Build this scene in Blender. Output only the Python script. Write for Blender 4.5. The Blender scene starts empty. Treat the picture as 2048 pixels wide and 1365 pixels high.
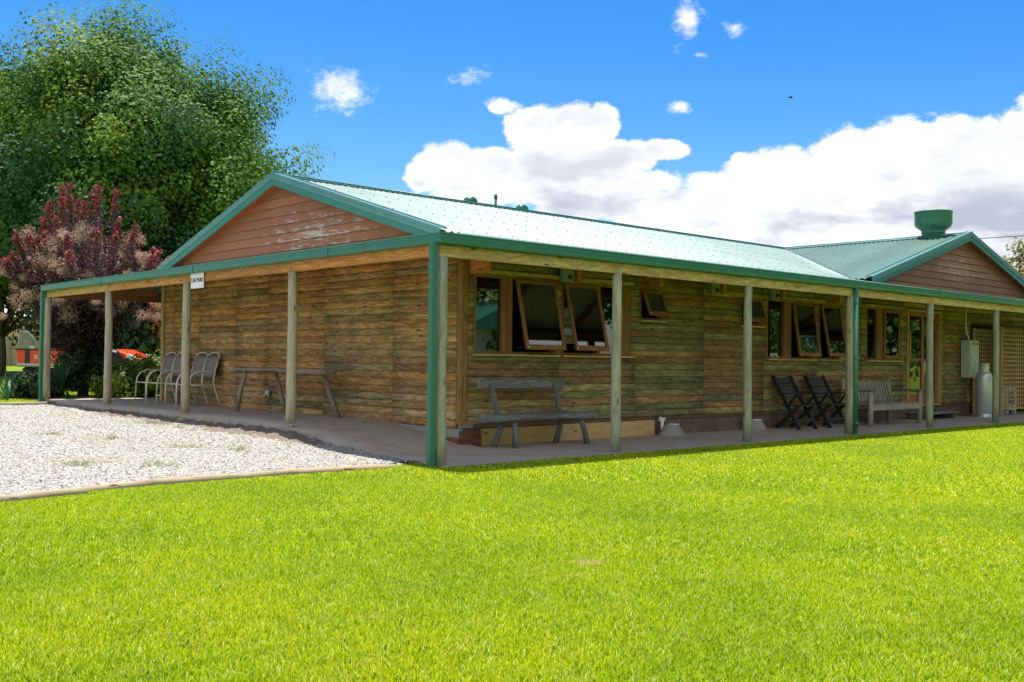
import bpy, bmesh, math, random
import numpy as np
from mathutils import Vector, Matrix
R = math.radians
rng = np.random.default_rng(7); random.seed(7)
S = bpy.context.scene
COL = S.collection

# ------------------------------------------------------------------ camera
cam = bpy.data.objects.new('camera', bpy.data.cameras.new('camera'))
COL.objects.link(cam); S.camera = cam
yaw, pit, rol = 0.8321, 0.0181, 0.0119
F_ = Vector((math.cos(pit)*math.cos(yaw), math.cos(pit)*math.sin(yaw), math.sin(pit)))
R_ = Vector((math.sin(yaw), -math.cos(yaw), 0)); U_ = R_.cross(F_)
R2 = R_*math.cos(rol)+U_*math.sin(rol); U2 = -R_*math.sin(rol)+U_*math.cos(rol)
CAM = Vector((-7.2475, -9.1542, 1.2017))
m = Matrix((R2, U2, -F_)).transposed().to_4x4(); m.translation = CAM
cam.matrix_world = m
cam.data.sensor_width = 36; cam.data.lens = 2062.5*36/2048
cam.data.clip_end = 3000; cam.data.clip_start = .05

# ------------------------------------------------------------------ sky, clouds, sun, exposure
SUN = Vector((.16, .64, 2.64)).normalized()
sun_el = math.asin(SUN.z); sun_az = math.atan2(SUN.x, SUN.y)
S.view_settings.view_transform = 'Standard'; S.view_settings.look = 'None'
S.view_settings.gamma = 1; S.view_settings.exposure = 1.47
W = bpy.data.worlds.new("World"); S.world = W; W.use_nodes = True
nt = W.node_tree; nt.nodes.clear()
def N(nt, t, **k):
    n = nt.nodes.new(t)
    for a, v in k.items():
        if a.startswith('i_'):
            n.inputs[a[2:].replace('_', ' ')].default_value = v
        else: setattr(n, a, v)
    return n
def mth(nt, op, a, b=None, c=None, clamp=False):
    n = nt.nodes.new('ShaderNodeMath'); n.operation = op; n.use_clamp = clamp
    for i, v in enumerate((a, b, c)):
        if v is None: continue
        if isinstance(v, (int, float)): n.inputs[i].default_value = v
        else: nt.links.new(v, n.inputs[i])
    return n.outputs[0]
def mixc(nt, f, a, b, mode='MIX'):
    n = nt.nodes.new('ShaderNodeMix'); n.data_type = 'RGBA'; n.blend_type = mode; n.clamp_factor = True
    for s, v in ((n.inputs[0], f), (n.inputs[6], a), (n.inputs[7], b)):
        if isinstance(v, (int, float)): s.default_value = v
        elif isinstance(v, (tuple, list)): s.default_value = (*v[:3], 1)
        else: nt.links.new(v, s)
    return n.outputs[2]
def smooth(nt, v, lo, hi):
    n = nt.nodes.new('ShaderNodeMapRange'); n.interpolation_type = 'SMOOTHSTEP'
    nt.links.new(v, n.inputs[0]); n.inputs[1].default_value = lo; n.inputs[2].default_value = hi
    return n.outputs[0]
def build_world():
    L = nt.links.new
    sky = N(nt, 'ShaderNodeTexSky', sky_type='NISHITA', sun_disc=False, sun_elevation=sun_el, sun_rotation=sun_az,
            altitude=300, air_density=1.0, dust_density=.8, ozone_density=3.0)
    tc = N(nt, 'ShaderNodeTexCoord'); sep = N(nt, 'ShaderNodeSeparateXYZ'); L(tc.outputs['Generated'], sep.inputs[0])
    az = mth(nt, 'ARCTAN2', sep.outputs[1], sep.outputs[0]); el = mth(nt, 'ARCSINE', sep.outputs[2])
    def noise(scale, det, rough, off=(0, 0, 0), zs=1.6):
        mp = N(nt, 'ShaderNodeMapping'); L(tc.outputs['Generated'], mp.inputs[0])
        mp.inputs['Scale'].default_value = (1, 1, zs); mp.inputs['Location'].default_value = off
        n = N(nt, 'ShaderNodeTexNoise'); L(mp.outputs[0], n.inputs['Vector'])
        n.inputs['Scale'].default_value = scale; n.inputs['Detail'].default_value = det; n.inputs['Roughness'].default_value = rough
        return n.outputs['Fac']
    cv = N(nt, 'ShaderNodeCombineXYZ'); L(az, cv.inputs[0]); L(el, cv.inputs[1])
    def blobs(lst):
        out = None
        for (a, e, ra, re, w) in lst:
            s = N(nt, 'ShaderNodeVectorMath', operation='SUBTRACT'); L(cv.outputs[0], s.inputs[0]); s.inputs[1].default_value = (a, e, 0)
            d = N(nt, 'ShaderNodeVectorMath', operation='DIVIDE'); L(s.outputs[0], d.inputs[0]); d.inputs[1].default_value = (ra, re, 1)
            l = N(nt, 'ShaderNodeVectorMath', operation='LENGTH'); L(d.outputs[0], l.inputs[0])
            v = mth(nt, 'MULTIPLY', mth(nt, 'SUBTRACT', 1.0, l.outputs['Value']), w)
            out = v if out is None else mth(nt, 'MAXIMUM', out, v)
        return out
    BIG = [(.8967,.1839,.034,.0245,1),(.9184,.1763,.022,.019,1),(.8531,.1871,.030,.019,1),(.8121,.2180,.031,.0285,1),(.7733,.2228,.034,.024,1),(.7467,.2273,.019,.019,1),
           (.7826,.1877,.066,.032,1),(.7294,.1923,.038,.019,1),(.6864,.2010,.027,.0105,1),(.7726,.1665,.115,.022,1),(.8649,.1656,.060,.020,1),(.8489,.2408,.012,.0062,1),(.7579,.1499,.06,.02,1),
           (.6342,.1652,.040,.018,1),(.6064,.1784,.031,.020,1),(.5698,.1750,.050,.031,1),(.5206,.1821,.056,.033,1),(.4644,.1837,.060,.0345,1),(.4146,.1871,.056,.035,1),(.3669,.1899,.052,.033,1),
           (.2958,.1919,.12,.043,1),(.6528,.1445,.12,.024,1),(.5160,.1412,.14,.034,1),(.3904,.1403,.12,.037,1),(.5830,.12,.16,.024,1),(.4307,.1025,.16,.022,1),(.2,.12,.2,.05,1)]
    WISP = [(1.0,.252,.038,.028,1),(.6718,.2405,.017,.007,1),(.6680,.318,.018,.024,.9),(.6218,.309,.02,.009,.9),(.6545,.286,.012,.005,.8),
            (.8437,.241,.022,.009,1),(.87,.27,.03,.01,.5)]
    BACK_FILL = [(-2.4,.75,1.3,.5,.75),(2.9,.6,.7,.4,.7),(-1.0,.45,.6,.25,.6),(-2.2,.2,1.2,.2,.6)]  # unseen clouds behind the camera, added to brighten the shaded veranda walls
    b1, b2 = blobs(BIG), blobs(WISP); b3 = blobs(BACK_FILL)
    n1 = noise(11, 9, .56); n2 = noise(26, 8, .68, (3, 1, 2))
    n1 = mth(nt, 'ADD', mth(nt, 'MULTIPLY', n1, .5), mth(nt, 'MULTIPLY', noise(32, 9, .68), .5))
    c1 = smooth(nt, mth(nt, 'ADD', b1, mth(nt, 'MULTIPLY', mth(nt, 'SUBTRACT', n1, .5), 2.1)), -.05, .24)
    c2 = mth(nt, 'MULTIPLY', smooth(nt, mth(nt, 'ADD', b2, mth(nt, 'MULTIPLY', mth(nt, 'SUBTRACT', n2, .5), 3.2)), .05, 1.05), .9)
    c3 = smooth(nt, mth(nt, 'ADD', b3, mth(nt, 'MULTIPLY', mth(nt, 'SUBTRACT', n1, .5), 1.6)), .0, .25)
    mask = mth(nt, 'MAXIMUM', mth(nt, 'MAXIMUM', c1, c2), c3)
    # grey bellies: billow noise, only deep inside the cloud
    g1 = noise(6, 5, .5, (.4, .2, -.07), 2.8); g2 = noise(20, 7, .55, (1, 0, 0), 2.2)
    g = mth(nt, 'ADD', mth(nt, 'MULTIPLY', g1, .75), mth(nt, 'MULTIPLY', g2, .25))
    gr = smooth(nt, g, .47, .64)
    deep = smooth(nt, b1, .10, .45)
    low = smooth(nt, el, .24, .10)
    gr = mth(nt, 'MULTIPLY', mth(nt, 'MULTIPLY', gr, deep), mth(nt, 'ADD', mth(nt, 'MULTIPLY', low, .8), .35), clamp=True)
    # the photograph's polarised, saturated blue
    hs = N(nt, 'ShaderNodeHueSaturation'); hs.inputs['Hue'].default_value = .506; hs.inputs['Saturation'].default_value = 1.48; hs.inputs['Value'].default_value = .59
    L(sky.outputs[0], hs.inputs['Color'])
    g3 = smooth(nt, noise(15, 8, .6, (2, 0, 5), 2.0), .38, .62)
    wht = mixc(nt, g3, (3.15, 3.22, 3.38), (4.2, 4.2, 4.22))
    cl = mixc(nt, gr, wht, (1.75, 1.9, 2.3))
    c = mixc(nt, mask, hs.outputs[0], cl)
    bg = N(nt, 'ShaderNodeBackground'); L(c, bg.inputs[0]); bg.inputs[1].default_value = .112
    out = N(nt, 'ShaderNodeOutputWorld'); L(bg.outputs[0], out.inputs[0])
build_world()
sl = bpy.data.lights.new('sun', 'SUN'); sl.energy = 3.3; sl.angle = R(.55); sl.color = (1, .955, .88)
so = bpy.data.objects.new('sun', sl); COL.objects.link(so); so.rotation_euler = SUN.to_track_quat('Z', 'Y').to_euler()
so.location = (0, 0, 30)

# ------------------------------------------------------------------ helpers
def tag(o, label=None, cat=None, group=None, kind=None):
    if label: o['label'] = label
    if cat: o['category'] = cat
    if group: o['group'] = group
    if kind: o['kind'] = kind
    return o
def empty(name, loc=(0, 0, 0), rz=0, label=None, cat=None, group=None):
    o = bpy.data.objects.new(name, None); COL.objects.link(o); o.location = loc; o.rotation_euler = (0, 0, rz)
    o.empty_display_size = .2
    return tag(o, label, cat, group)
def children(o): return [c for c in bpy.data.objects if c.parent == o]
def copy_tree(o, parent=None):
    c = o.copy(); COL.objects.link(c)
    if parent: c.parent = parent
    for ch in children(o): copy_tree(ch, c)
    return c

class MB:
    """mesh collector; every face gets uv (u along the piece, metres) and a 'tone' colour"""
    def __init__(s): s.v = []; s.f = []; s.uv = []; s.c = []; s.sm = []
    def face(s, pts, uvs, tone, smooth_=False):
        i = len(s.v); s.v += [tuple(p) for p in pts]; s.f.append(tuple(range(i, i+len(pts))))
        s.uv += uvs; s.c.append(tone); s.sm.append(smooth_)
    def obox(s, c, ax, ay, az, tone=(1, 1, 1), taper=1.0, seed=None):
        """box: centre, three half-vectors; u runs along the longest"""
        c, A = Vector(c), [Vector(ax), Vector(ay), Vector(az)]
        r = random.random()*60; r2 = random.random()*9
        L = max(range(3), key=lambda i: A[i].length)
        for i in range(3):
            j, k = (i+1) % 3, (i+2) % 3
            for sg in (1, -1):
                n, a, b = A[i]*sg, A[j], A[k]
                q = [(-1, -1), (1, -1), (1, 1), (-1, 1)]
                if sg < 0: q = q[::-1]
                pts = []; uv = []
                for x, y in q:
                    p = c+n+a*x+b*y
                    pts.append(p)
                    la, lb = x*a.length, y*b.length
                    if k == L: la, lb = lb, la
                    uv.append((la+r, lb+r2+i*1.3+sg*.4))
                s.face(pts, uv, tone)
    def box(s, lo, hi, tone=(1, 1, 1)):
        lo, hi = Vector(lo), Vector(hi); h = (hi-lo)/2
        s.obox((lo+hi)/2, (h.x, 0, 0), (0, h.y, 0), (0, 0, h.z), tone)
    def beam(s, p0, p1, w, h, up=(0, 0, 1), tone=(1, 1, 1)):
        p0, p1 = Vector(p0), Vector(p1); d = p1-p0; n = d.normalized()
        sd = n.cross(Vector(up)).normalized(); u = sd.cross(n).normalized()
        s.obox((p0+p1)/2, d/2, sd*w/2, u*h/2, tone)
    def tube(s, pts, rad, n=10, tone=(1, 1, 1), cap=True, wob=0, flat=1.0):
        P = [Vector(p) for p in pts]; rad = rad if isinstance(rad, (list, tuple)) else [rad]*len(P)
        d0 = (P[1]-P[0]).normalized(); a = d0.orthogonal().normalized(); b = d0.cross(a)
        rings = []; u = 0; r0 = random.random()*50; us = []
        for i, p in enumerate(P):
            t = (P[min(i+1, len(P)-1)]-P[max(i-1, 0)]).normalized()
            a = (a-t*a.dot(t)).normalized(); b = t.cross(a)
            if i: u += (P[i]-P[i-1]).length
            us.append(u+r0)
            rings.append([p+(a*math.cos(2*math.pi*k/n)+b*math.sin(2*math.pi*k/n)*flat)*rad[i]*(1+wob*(random.random()-.5)) for k in range(n)])
        for i in range(len(P)-1):
            for k in range(n):
                k2 = (k+1) % n; c0 = 2*math.pi*max(rad[i], .01)/n
                s.face([rings[i][k], rings[i][k2], rings[i+1][k2], rings[i+1][k]],
                       [(us[i], k*c0), (us[i], (k+1)*c0), (us[i+1], (k+1)*c0), (us[i+1], k*c0)], tone, True)
        if cap:
            for rg, rev in ((rings[0], True), (rings[-1], False)):
                q = rg[::-1] if rev else rg
                s.face(q, [(r0+.02*math.cos(6.28*k/n), .02*math.sin(6.28*k/n)) for k in range(n)], tone)
    def lathe(s, prof, loc=(0, 0, 0), n=24, tone=(1, 1, 1), rot=None):
        M = (rot or Matrix.Identity(3)); loc = Vector(loc)
        R0 = [[loc+M @ Vector((r*math.cos(2*math.pi*k/n), r*math.sin(2*math.pi*k/n), z)) for k in range(n)] for r, z in prof]
        for i in range(len(prof)-1):
            for k in range(n):
                k2 = (k+1) % n
                s.face([R0[i][k], R0[i][k2], R0[i+1][k2], R0[i+1][k]], [(k*.1, i*.1), (k*.1+.1, i*.1), (k*.1+.1, i*.1+.1), (k*.1, i*.1+.1)], tone, True)
    def prism(s, poly, ext, tone=(1, 1, 1)):
        """poly: list of 3d points (planar), ext: vector"""
        P = [Vector(p) for p in poly]; e = Vector(ext); r = random.random()*40
        ax = (P[1]-P[0]).normalized(); nn = e.normalized(); ay = nn.cross(ax)
        uv = [((p-P[0]).dot(ax)+r, (p-P[0]).dot(ay)) for p in P]
        s.face([p+e for p in P], uv, tone); s.face(P[::-1], uv[::-1], tone)
        for i in range(len(P)):
            j = (i+1) % len(P); l = (P[j]-P[i]).length
            s.face([P[i], P[j], P[j]+e, P[i]+e], [(r, 0), (r+l, 0), (r+l, e.length), (r, e.length)], tone)
    def each(s, name, mat, parent=None, bevel=0, label=None):
        """one object per box collected (6 faces each)"""
        out = []
        for i in range(0, len(s.f), 6):
            q = MB()
            for f, j in zip(s.f[i:i+6], range(i, i+6)): q.face([s.v[k] for k in f], s.uv[j*4:j*4+4], s.c[j])
            out.append(q.build(name, mat, parent, bevel, label))
        return out
    def build(s, name, mat, parent=None, bevel=0, label=None, weld=True, autos=None):
        me = bpy.data.meshes.new(name); me.from_pydata(s.v, [], s.f)
        ul = me.uv_layers.new(name='UVMap'); ul.data.foreach_set('uv', np.array(s.uv, dtype=np.float32).ravel())
        ca = me.attributes.new('tone', 'FLOAT_COLOR', 'FACE')
        ca.data.foreach_set('color', np.array([(*c[:3], 1) for c in s.c], dtype=np.float32).ravel())
        me.polygons.foreach_set('use_smooth', s.sm)
        if weld and any(s.sm) or bevel:
            bm = bmesh.new(); bm.from_mesh(me); bmesh.ops.remove_doubles(bm, verts=bm.verts, dist=1e-5)
            bmesh.ops.recalc_face_normals(bm, faces=bm.faces); bm.to_mesh(me); bm.free()
        me.materials.append(mat); o = bpy.data.objects.new(name, me); COL.objects.link(o)
        if parent: o.parent = parent
        if bevel:
            b = o.modifiers.new('bevel', 'BEVEL'); b.width = bevel; b.segments = 1; b.limit_method = 'ANGLE'; b.angle_limit = R(50)
        if label: o['label'] = label
        return o
def rawmesh(name, V, Fc, mat, tone=None, parent=None, smooth_=False):
    """V (n,3), Fc (m,k) numpy; tone (m,3) per face"""
    me = bpy.data.meshes.new(name); V = np.asarray(V, dtype=np.float32); Fc = np.asarray(Fc, dtype=np.int32); k = Fc.shape[1]
    me.vertices.add(len(V)); me.vertices.foreach_set('co', V.ravel())
    me.loops.add(Fc.size); me.loops.foreach_set('vertex_index', Fc.ravel())
    me.polygons.add(len(Fc)); me.polygons.foreach_set('loop_start', np.arange(0, Fc.size, k, dtype=np.int32))
    me.update(calc_edges=True)
    if smooth_: me.polygons.foreach_set('use_smooth', np.ones(len(Fc), dtype=bool))
    if tone is None: tone = np.ones((len(Fc), 3))
    if tone is not None:
        ca = me.attributes.new('tone', 'FLOAT_COLOR', 'FACE')
        ca.data.foreach_set('color', np.concatenate([tone, np.ones((len(tone), 1))], 1).astype(np.float32).ravel())
    me.materials.append(mat); o = bpy.data.objects.new(name, me); COL.objects.link(o)
    if parent: o.parent = parent
    return o

# ------------------------------------------------------------------ materials
def newmat(name):
    m = bpy.data.materials.new(name); m.use_nodes = True; n = m.node_tree; n.nodes.clear()
    out = n.nodes.new('ShaderNodeOutputMaterial'); b = n.nodes.new('ShaderNodeBsdfPrincipled'); n.links.new(b.outputs[0], out.inputs[0])
    return m, n, b, out
def ramp(n, v, stops):
    r = n.nodes.new('ShaderNodeValToRGB'); n.links.new(v, r.inputs[0]); e = r.color_ramp.elements
    while len(e) < len(stops): e.new(.5)
    for x, (p, c) in zip(e, stops): x.position = p; x.color = (*c[:3], 1) if not isinstance(c, (int, float)) else (c, c, c, 1)
    return r.outputs[0]
def noise_(n, vec, scale, det=4, rough=.55, dist=0):
    t = n.nodes.new('ShaderNodeTexNoise'); n.links.new(vec, t.inputs['Vector']) if vec else None
    t.inputs['Scale'].default_value = scale; t.inputs['Detail'].default_value = det; t.inputs['Roughness'].default_value = rough; t.inputs['Distortion'].default_value = dist
    return t.outputs['Fac']
def mapping(n, vec, sc=(1, 1, 1), loc=(0, 0, 0), rot=(0, 0, 0)):
    t = n.nodes.new('ShaderNodeMapping'); n.links.new(vec, t.inputs[0]); t.inputs['Scale'].default_value = sc; t.inputs['Location'].default_value = loc; t.inputs['Rotation'].default_value = rot
    return t.outputs[0]
def bump(n, h, b, strength=.3, dist=.01):
    t = n.nodes.new('ShaderNodeBump'); n.links.new(h, t.inputs['Height']); t.inputs['Strength'].default_value = strength; t.inputs['Distance'].default_value = dist
    n.links.new(t.outputs[0], b.inputs['Normal'])
def uvn(n): return n.nodes.new('ShaderNodeTexCoord').outputs['UV']
def posn(n): return n.nodes.new('ShaderNodeNewGeometry').outputs['Position']
def tone(n): t = n.nodes.new('ShaderNodeAttribute'); t.attribute_name = 'tone'; return t.outputs['Color']

def wood(name, light, dark, knot=(.05, .03, .015), knots=True, gs=1.0, rough=.75, contrast=1.0, green=None, bmp=.4):
    """pine-like grain in uv space: rings bent by low noise, knots; multiplied by the piece's own tone"""
    m, n, b, out = newmat(name); uv = uvn(n); L = n.links.new
    low = noise_(n, mapping(n, uv, (1.1, 5, 1)), 1.3, 2, .5)
    vo = n.nodes.new('ShaderNodeTexVoronoi'); L(mapping(n, uv, (1.9, 8.0, 1)), vo.inputs['Vector']); vo.inputs['Scale'].default_value = 1.0
    kd = vo.outputs['Distance']
    sx = n.nodes.new('ShaderNodeSeparateXYZ'); L(uv, sx.inputs[0])
    ring = mth(n, 'ADD', mth(n, 'MULTIPLY', sx.outputs[1], 26*gs), mth(n, 'MULTIPLY', low, 13.0*min(1, gs+.15)))
    if knots:
        pull = mth(n, 'MULTIPLY', mth(n, 'POWER', 2.718, mth(n, 'MULTIPLY', mth(n, 'MULTIPLY', kd, kd), -22.0)), 4.5)
        ring = mth(n, 'ADD', ring, pull)
    saw = mth(n, 'SINE', mth(n, 'MULTIPLY', ring, 3.2))
    fine = noise_(n, mapping(n, uv, (2.2, 55, 1)), 2.4, 5, .7)
    f = mth(n, 'ADD', mth(n, 'MULTIPLY', saw, .2*contrast), mth(n, 'ADD', mth(n, 'MULTIPLY', mth(n, 'SUBTRACT', fine, .5), .9), .5), clamp=True)
    c = ramp(n, f, [(.1, dark), (.75, light)])
    drift = noise_(n, mapping(n, uv, (1.4, 7, 1), (7, 5, 0)), 1.1, 4, .62)
    c = mixc(n, mth(n, 'MULTIPLY', smooth(n, drift, .42, .66), .6), c, dark)
    blot = noise_(n, mapping(n, uv, (1.0, 3, 1), (4, 2, 0)), 1.6, 4, .6)
    if green:
        c = mixc(n, smooth(n, blot, .52, .72), c, mixc(n, .5, c, green))
    c = mixc(n, mth(n, 'MULTIPLY', smooth(n, noise_(n, mapping(n, uv, (2, 6, 1), (9, 3, 0)), 2.2, 5, .65), .5, .78), .55), c, mixc(n, 1.0, c, (.42, .38, .34), 'MULTIPLY'))
    if knots:
        c = mixc(n, smooth(n, kd, .13, .05), c, knot)
    c = mixc(n, 1.0, c, tone(n), 'MULTIPLY')
    L(c, b.inputs['Base Color']); b.inputs['Roughness'].default_value = rough; b.inputs['Specular IOR Level'].default_value = .3
    bump(n, f, b, bmp, .004)
    return m
def paint(name, col, rough=.45, var=.12, metal=0, spec=.5, dirt=None, scale=3.0, bmp=0):
    m, n, b, out = newmat(name); p = posn(n)
    f = noise_(n, p, scale, 6, .65)
    c = mixc(n, f, tuple(x*(1-var) for x in col), tuple(min(1, x*(1+var)) for x in col))
    if dirt:
        c = mixc(n, mth(n, 'MULTIPLY', smooth(n, noise_(n, mapping(n, p, (1, 1, .35)), 7, 8, .7), .52, .8), .5), c, dirt)
    n.links.new(mixc(n, 1.0, c, tone(n), 'MULTIPLY'), b.inputs['Base Color'])
    b.inputs['Roughness'].default_value = rough; b.inputs['Metallic'].default_value = metal; b.inputs['Specular IOR Level'].default_value = spec
    if bmp: bump(n, noise_(n, p, 60, 4), b, bmp, .002)
    return m
def leafmat(name, trans=.35, rough=.5, sat=(1, 1, 1), spec=.35, gain=1.0):
    m = bpy.data.materials.new(name); m.use_nodes = True; n = m.node_tree; n.nodes.clear(); L = n.links.new
    out = n.nodes.new('ShaderNodeOutputMaterial'); b = n.nodes.new('ShaderNodeBsdfPrincipled'); t = n.nodes.new('ShaderNodeBsdfTranslucent'); x = n.nodes.new('ShaderNodeMixShader')
    c = tone(n)
    if gain != 1: c = mixc(n, 1.0, c, (gain, gain, gain), 'MULTIPLY')
    L(c, b.inputs['Base Color']); b.inputs['Roughness'].default_value = rough; b.inputs['Specular IOR Level'].default_value = spec
    L(mixc(n, 1.0, c, sat, 'MULTIPLY'), t.inputs[0])
    x.inputs[0].default_value = trans; L(b.outputs[0], x.inputs[1]); L(t.outputs[0], x.inputs[2]); L(x.outputs[0], out.inputs[0])
    return m
def glassmat(name, tint=(.80, .85, .83), ior=2.3):
    m = bpy.data.materials.new(name); m.use_nodes = True; n = m.node_tree; n.nodes.clear(); L = n.links.new
    out = n.nodes.new('ShaderNodeOutputMaterial'); t = n.nodes.new('ShaderNodeBsdfTransparent'); t.inputs[0].default_value = (*tint, 1)
    g = n.nodes.new('ShaderNodeBsdfGlossy'); g.inputs['Roughness'].default_value = .015; g.inputs[0].default_value = (.9, .95, .93, 1)
    fr = n.nodes.new('ShaderNodeFresnel'); fr.inputs[0].default_value = ior; x = n.nodes.new('ShaderNodeMixShader')
    L(fr.outputs[0], x.inputs[0]); L(t.outputs[0], x.inputs[1]); L(g.outputs[0], x.inputs[2]); L(x.outputs[0], out.inputs[0])
    return m

A = 1.77; XW = 17.0
M = {}
M['log'] = wood('log_cladding', (.68, .49, .26), (.22, .13, .06), green=(.25, .30, .16), contrast=.95, gs=.62)
M['beam'] = wood('beam_timber', (.60, .47, .23), (.30, .19, .08), contrast=.9)
M['post'] = wood('weathered_post', (.50, .47, .38), (.23, .205, .155), gs=.8, contrast=.5, green=(.34, .40, .30), rough=.85, bmp=.7)
M['frame'] = wood('stained_window_timber', (.34, .15, .065), (.17, .07, .03), knots=False, gs=1.2, contrast=.6, rough=.55)
M['sill'] = wood('sill_timber', (.58, .46, .2), (.36, .26, .10), knots=False, contrast=.6)
M['grey'] = wood('silver_weathered_wood', (.25, .25, .25), (.07, .072, .08), gs=1.4, contrast=.8, rough=.9, bmp=1.0)
M['greyb'] = wood('rustic_slab_wood', (.38, .31, .24), (.12, .10, .085), gs=1.2, contrast=.8, rough=.9, bmp=1.0)
M['teak'] = wood('bleached_slat_wood', (.42, .38, .31), (.2, .17, .14), knots=False, contrast=.5, rough=.85)
M['blk'] = paint('dark_stained_wood', (.022, .021, .022), .5, .3, bmp=.3)
M['lattice'] = wood('lattice_timber', (.56, .40, .18), (.33, .21, .09), knots=False, contrast=.5)
M['fence'] = wood('fence_paling', (.34, .29, .22), (.19, .155, .11), contrast=.5, rough=.9)
M['gutter'] = paint('green_gutter_paint', (.036, .175, .122), .33, .1, spec=.5, dirt=(.03, .08, .05))
M['barge'] = paint('green_barge_paint', (.025, .16, .115), .42, .15, dirt=(.04, .09, .07))
M['cap'] = paint('green_grey_flashing', (.09, .22, .19), .35, .15, dirt=(.05, .1, .09))
M['dkgreen'] = paint('dark_green_vent_paint', (.012, .10, .06), .3, .1)
M['white'] = paint('white_paint', (.75, .76, .74), .4, .05, dirt=(.4, .4, .36))
M['boxgrey'] = paint('pale_green_grey_steel', (.50, .56, .50), .4, .05, dirt=(.3, .32, .27))
M['lightgrey'] = paint('grey_fitting_plastic', (.20, .22, .21), .6, .1)
M['conc'] = paint('concrete', (.28, .265, .24), .9, .25, dirt=(.14, .12, .10), scale=9, bmp=.5)
M['galv'] = paint('galvanised_steel', (.55, .57, .58), .38, .12, metal=.45, dirt=(.3, .3, .3))
M['pvc'] = paint('white_pipe', (.78, .79, .78), .4, .04)
M['black'] = paint('black_plastic', (.012, .012, .013), .45, .2)
M['screw'] = paint('screw_washer', (.03, .05, .042), .95, .1, spec=.05)
M['dark'] = paint('dark_interior', (.11, .09, .07), .9, .2)
M['plinth'] = wood('pale_plinth_board', (.62, .46, .2), (.42, .28, .11), contrast=.6, rough=.7)
M['plinthd'] = wood('dark_plinth_board', (.20, .13, .09), (.09, .06, .045), contrast=.6, rough=.85)
M['glass'] = glassmat('window_glass'); M['carglass'] = glassmat('car_door_glass', (.5, .55, .5), 1.25)
M['chairm'] = paint('cream_steel_tube', (.66, .61, .52), .4, .08)
M['mesh'] = paint('taupe_sling_fabric', (.23, .195, .165), .8, .12, bmp=.4)
M['red'] = paint('orange_red_paint', (.75, .06, .015), .3, .05)
M['tyre'] = paint('tyre_rubber', (.02, .02, .02), .8, .2)
M['wheel'] = paint('pale_wheel_rim', (.45, .43, .38), .5, .1)
M['ute'] = paint('white_car_paint', (.74, .77, .70), .3, .03)
M['tan'] = paint('tan_render', (.55, .37, .19), .9, .08)
M['leaf'] = leafmat('leaf'); M['leafs'] = leafmat('soft_leaf', .42, .6, (1.0, 1.0, .7), .15, 1.6); M['grassm'] = leafmat('grass_blade', .45, .55, (1.05, 1.1, .6), .25)
M['bark'] = wood('bark', (.16, .13, .1), (.06, .045, .035), knots=False, gs=.6, rough=.95, bmp=1.0)
M['ink'] = paint('black_lettering', (.012, .012, .014), .6, 0)
M['inkw'] = paint('white_lettering', (.8, .8, .78), .5, 0)
M['lamp'] = paint('headlight_lens', (.62, .72, .78), .1, .1)
M['bedblue'] = paint('blue_mattress', (.10, .22, .62), .8, .08)
M['pillow'] = paint('pale_pillow', (.75, .8, .78), .9, .05)
M['curtain'] = paint('green_curtain', (.10, .23, .15), .9, .15)

def roofmat():
    m, n, b, out = newmat('corrugated_roof_steel'); p = posn(n); L = n.links.new
    f = noise_(n, mapping(n, p, (.6, .6, .6)), 1.5, 7, .65)
    c = mixc(n, f, (.078, .155, .116), (.115, .205, .158))
    st = noise_(n, mapping(n, p, (9, 1.2, 1.2)), 1.2, 5, .6)
    c = mixc(n, mth(n, 'MULTIPLY', smooth(n, st, .5, .75), .35), c, (.24, .33, .29))
    c = mixc(n, 1.0, c, tone(n), 'MULTIPLY')
    g = n.nodes.new('ShaderNodeNewGeometry')
    c = mixc(n, g.outputs['Backfacing'], c, (.50, .52, .48))
    L(c, b.inputs['Base Color']); b.inputs['Roughness'].default_value = .34; b.inputs['Specular IOR Level'].default_value = .75
    L(mth(n, 'ADD', mth(n, 'MULTIPLY', f, .12), .36), b.inputs['Roughness'])
    b.inputs['Specular IOR Level'].default_value = .9; b.inputs['Coat Weight'].default_value = .18; b.inputs['Coat Roughness'].default_value = .38
    b.inputs['Metallic'].default_value = .0
    return m
M['roof'] = roofmat()
def gablemat(name, base, base2, flake, amt, cen, ext):
    m, n, b, out = newmat(name); uv = uvn(n); p = posn(n); L = n.links.new
    c = mixc(n, noise_(n, mapping(n, p, (1, 1, 1)), 2.2, 5, .6), base, base2)
    c = mixc(n, mth(n, 'MULTIPLY', noise_(n, mapping(n, p, (3, 3, 60)), 2, 4, .6), .35), c, tuple(x*.45 for x in base))
    dv = n.nodes.new('ShaderNodeVectorMath'); dv.operation = 'SUBTRACT'; L(p, dv.inputs[0]); dv.inputs[1].default_value = cen
    d2 = n.nodes.new('ShaderNodeVectorMath'); d2.operation = 'LENGTH'; L(mapping(n, dv.outputs[0], ext), d2.inputs[0])
    big = mth(n, 'SUBTRACT', 1.0, d2.outputs['Value'], clamp=True)
    det = noise_(n, mapping(n, p, (1.6, 1.6, 13)), 2.3, 9, .74)
    f = mth(n, 'ADD', mth(n, 'MULTIPLY', mth(n, 'POWER', big, .6), .42), det)
    su = n.nodes.new('ShaderNodeSeparateXYZ'); L(uv, su.inputs[0])
    f = mth(n, 'ADD', f, mth(n, 'MULTIPLY', mth(n, 'SUBTRACT', .5, mth(n, 'MULTIPLY', su.outputs[1], 6.45)), .13))
    fl = mth(n, 'MULTIPLY', smooth(n, f, amt, amt+.07), .75)
    c = mixc(n, fl, c, flake)
    L(mixc(n, 1.0, c, tone(n), 'MULTIPLY'), b.inputs['Base Color']); b.inputs['Roughness'].default_value = .7
    bump(n, det, b, .3, .004)
    return m
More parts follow.
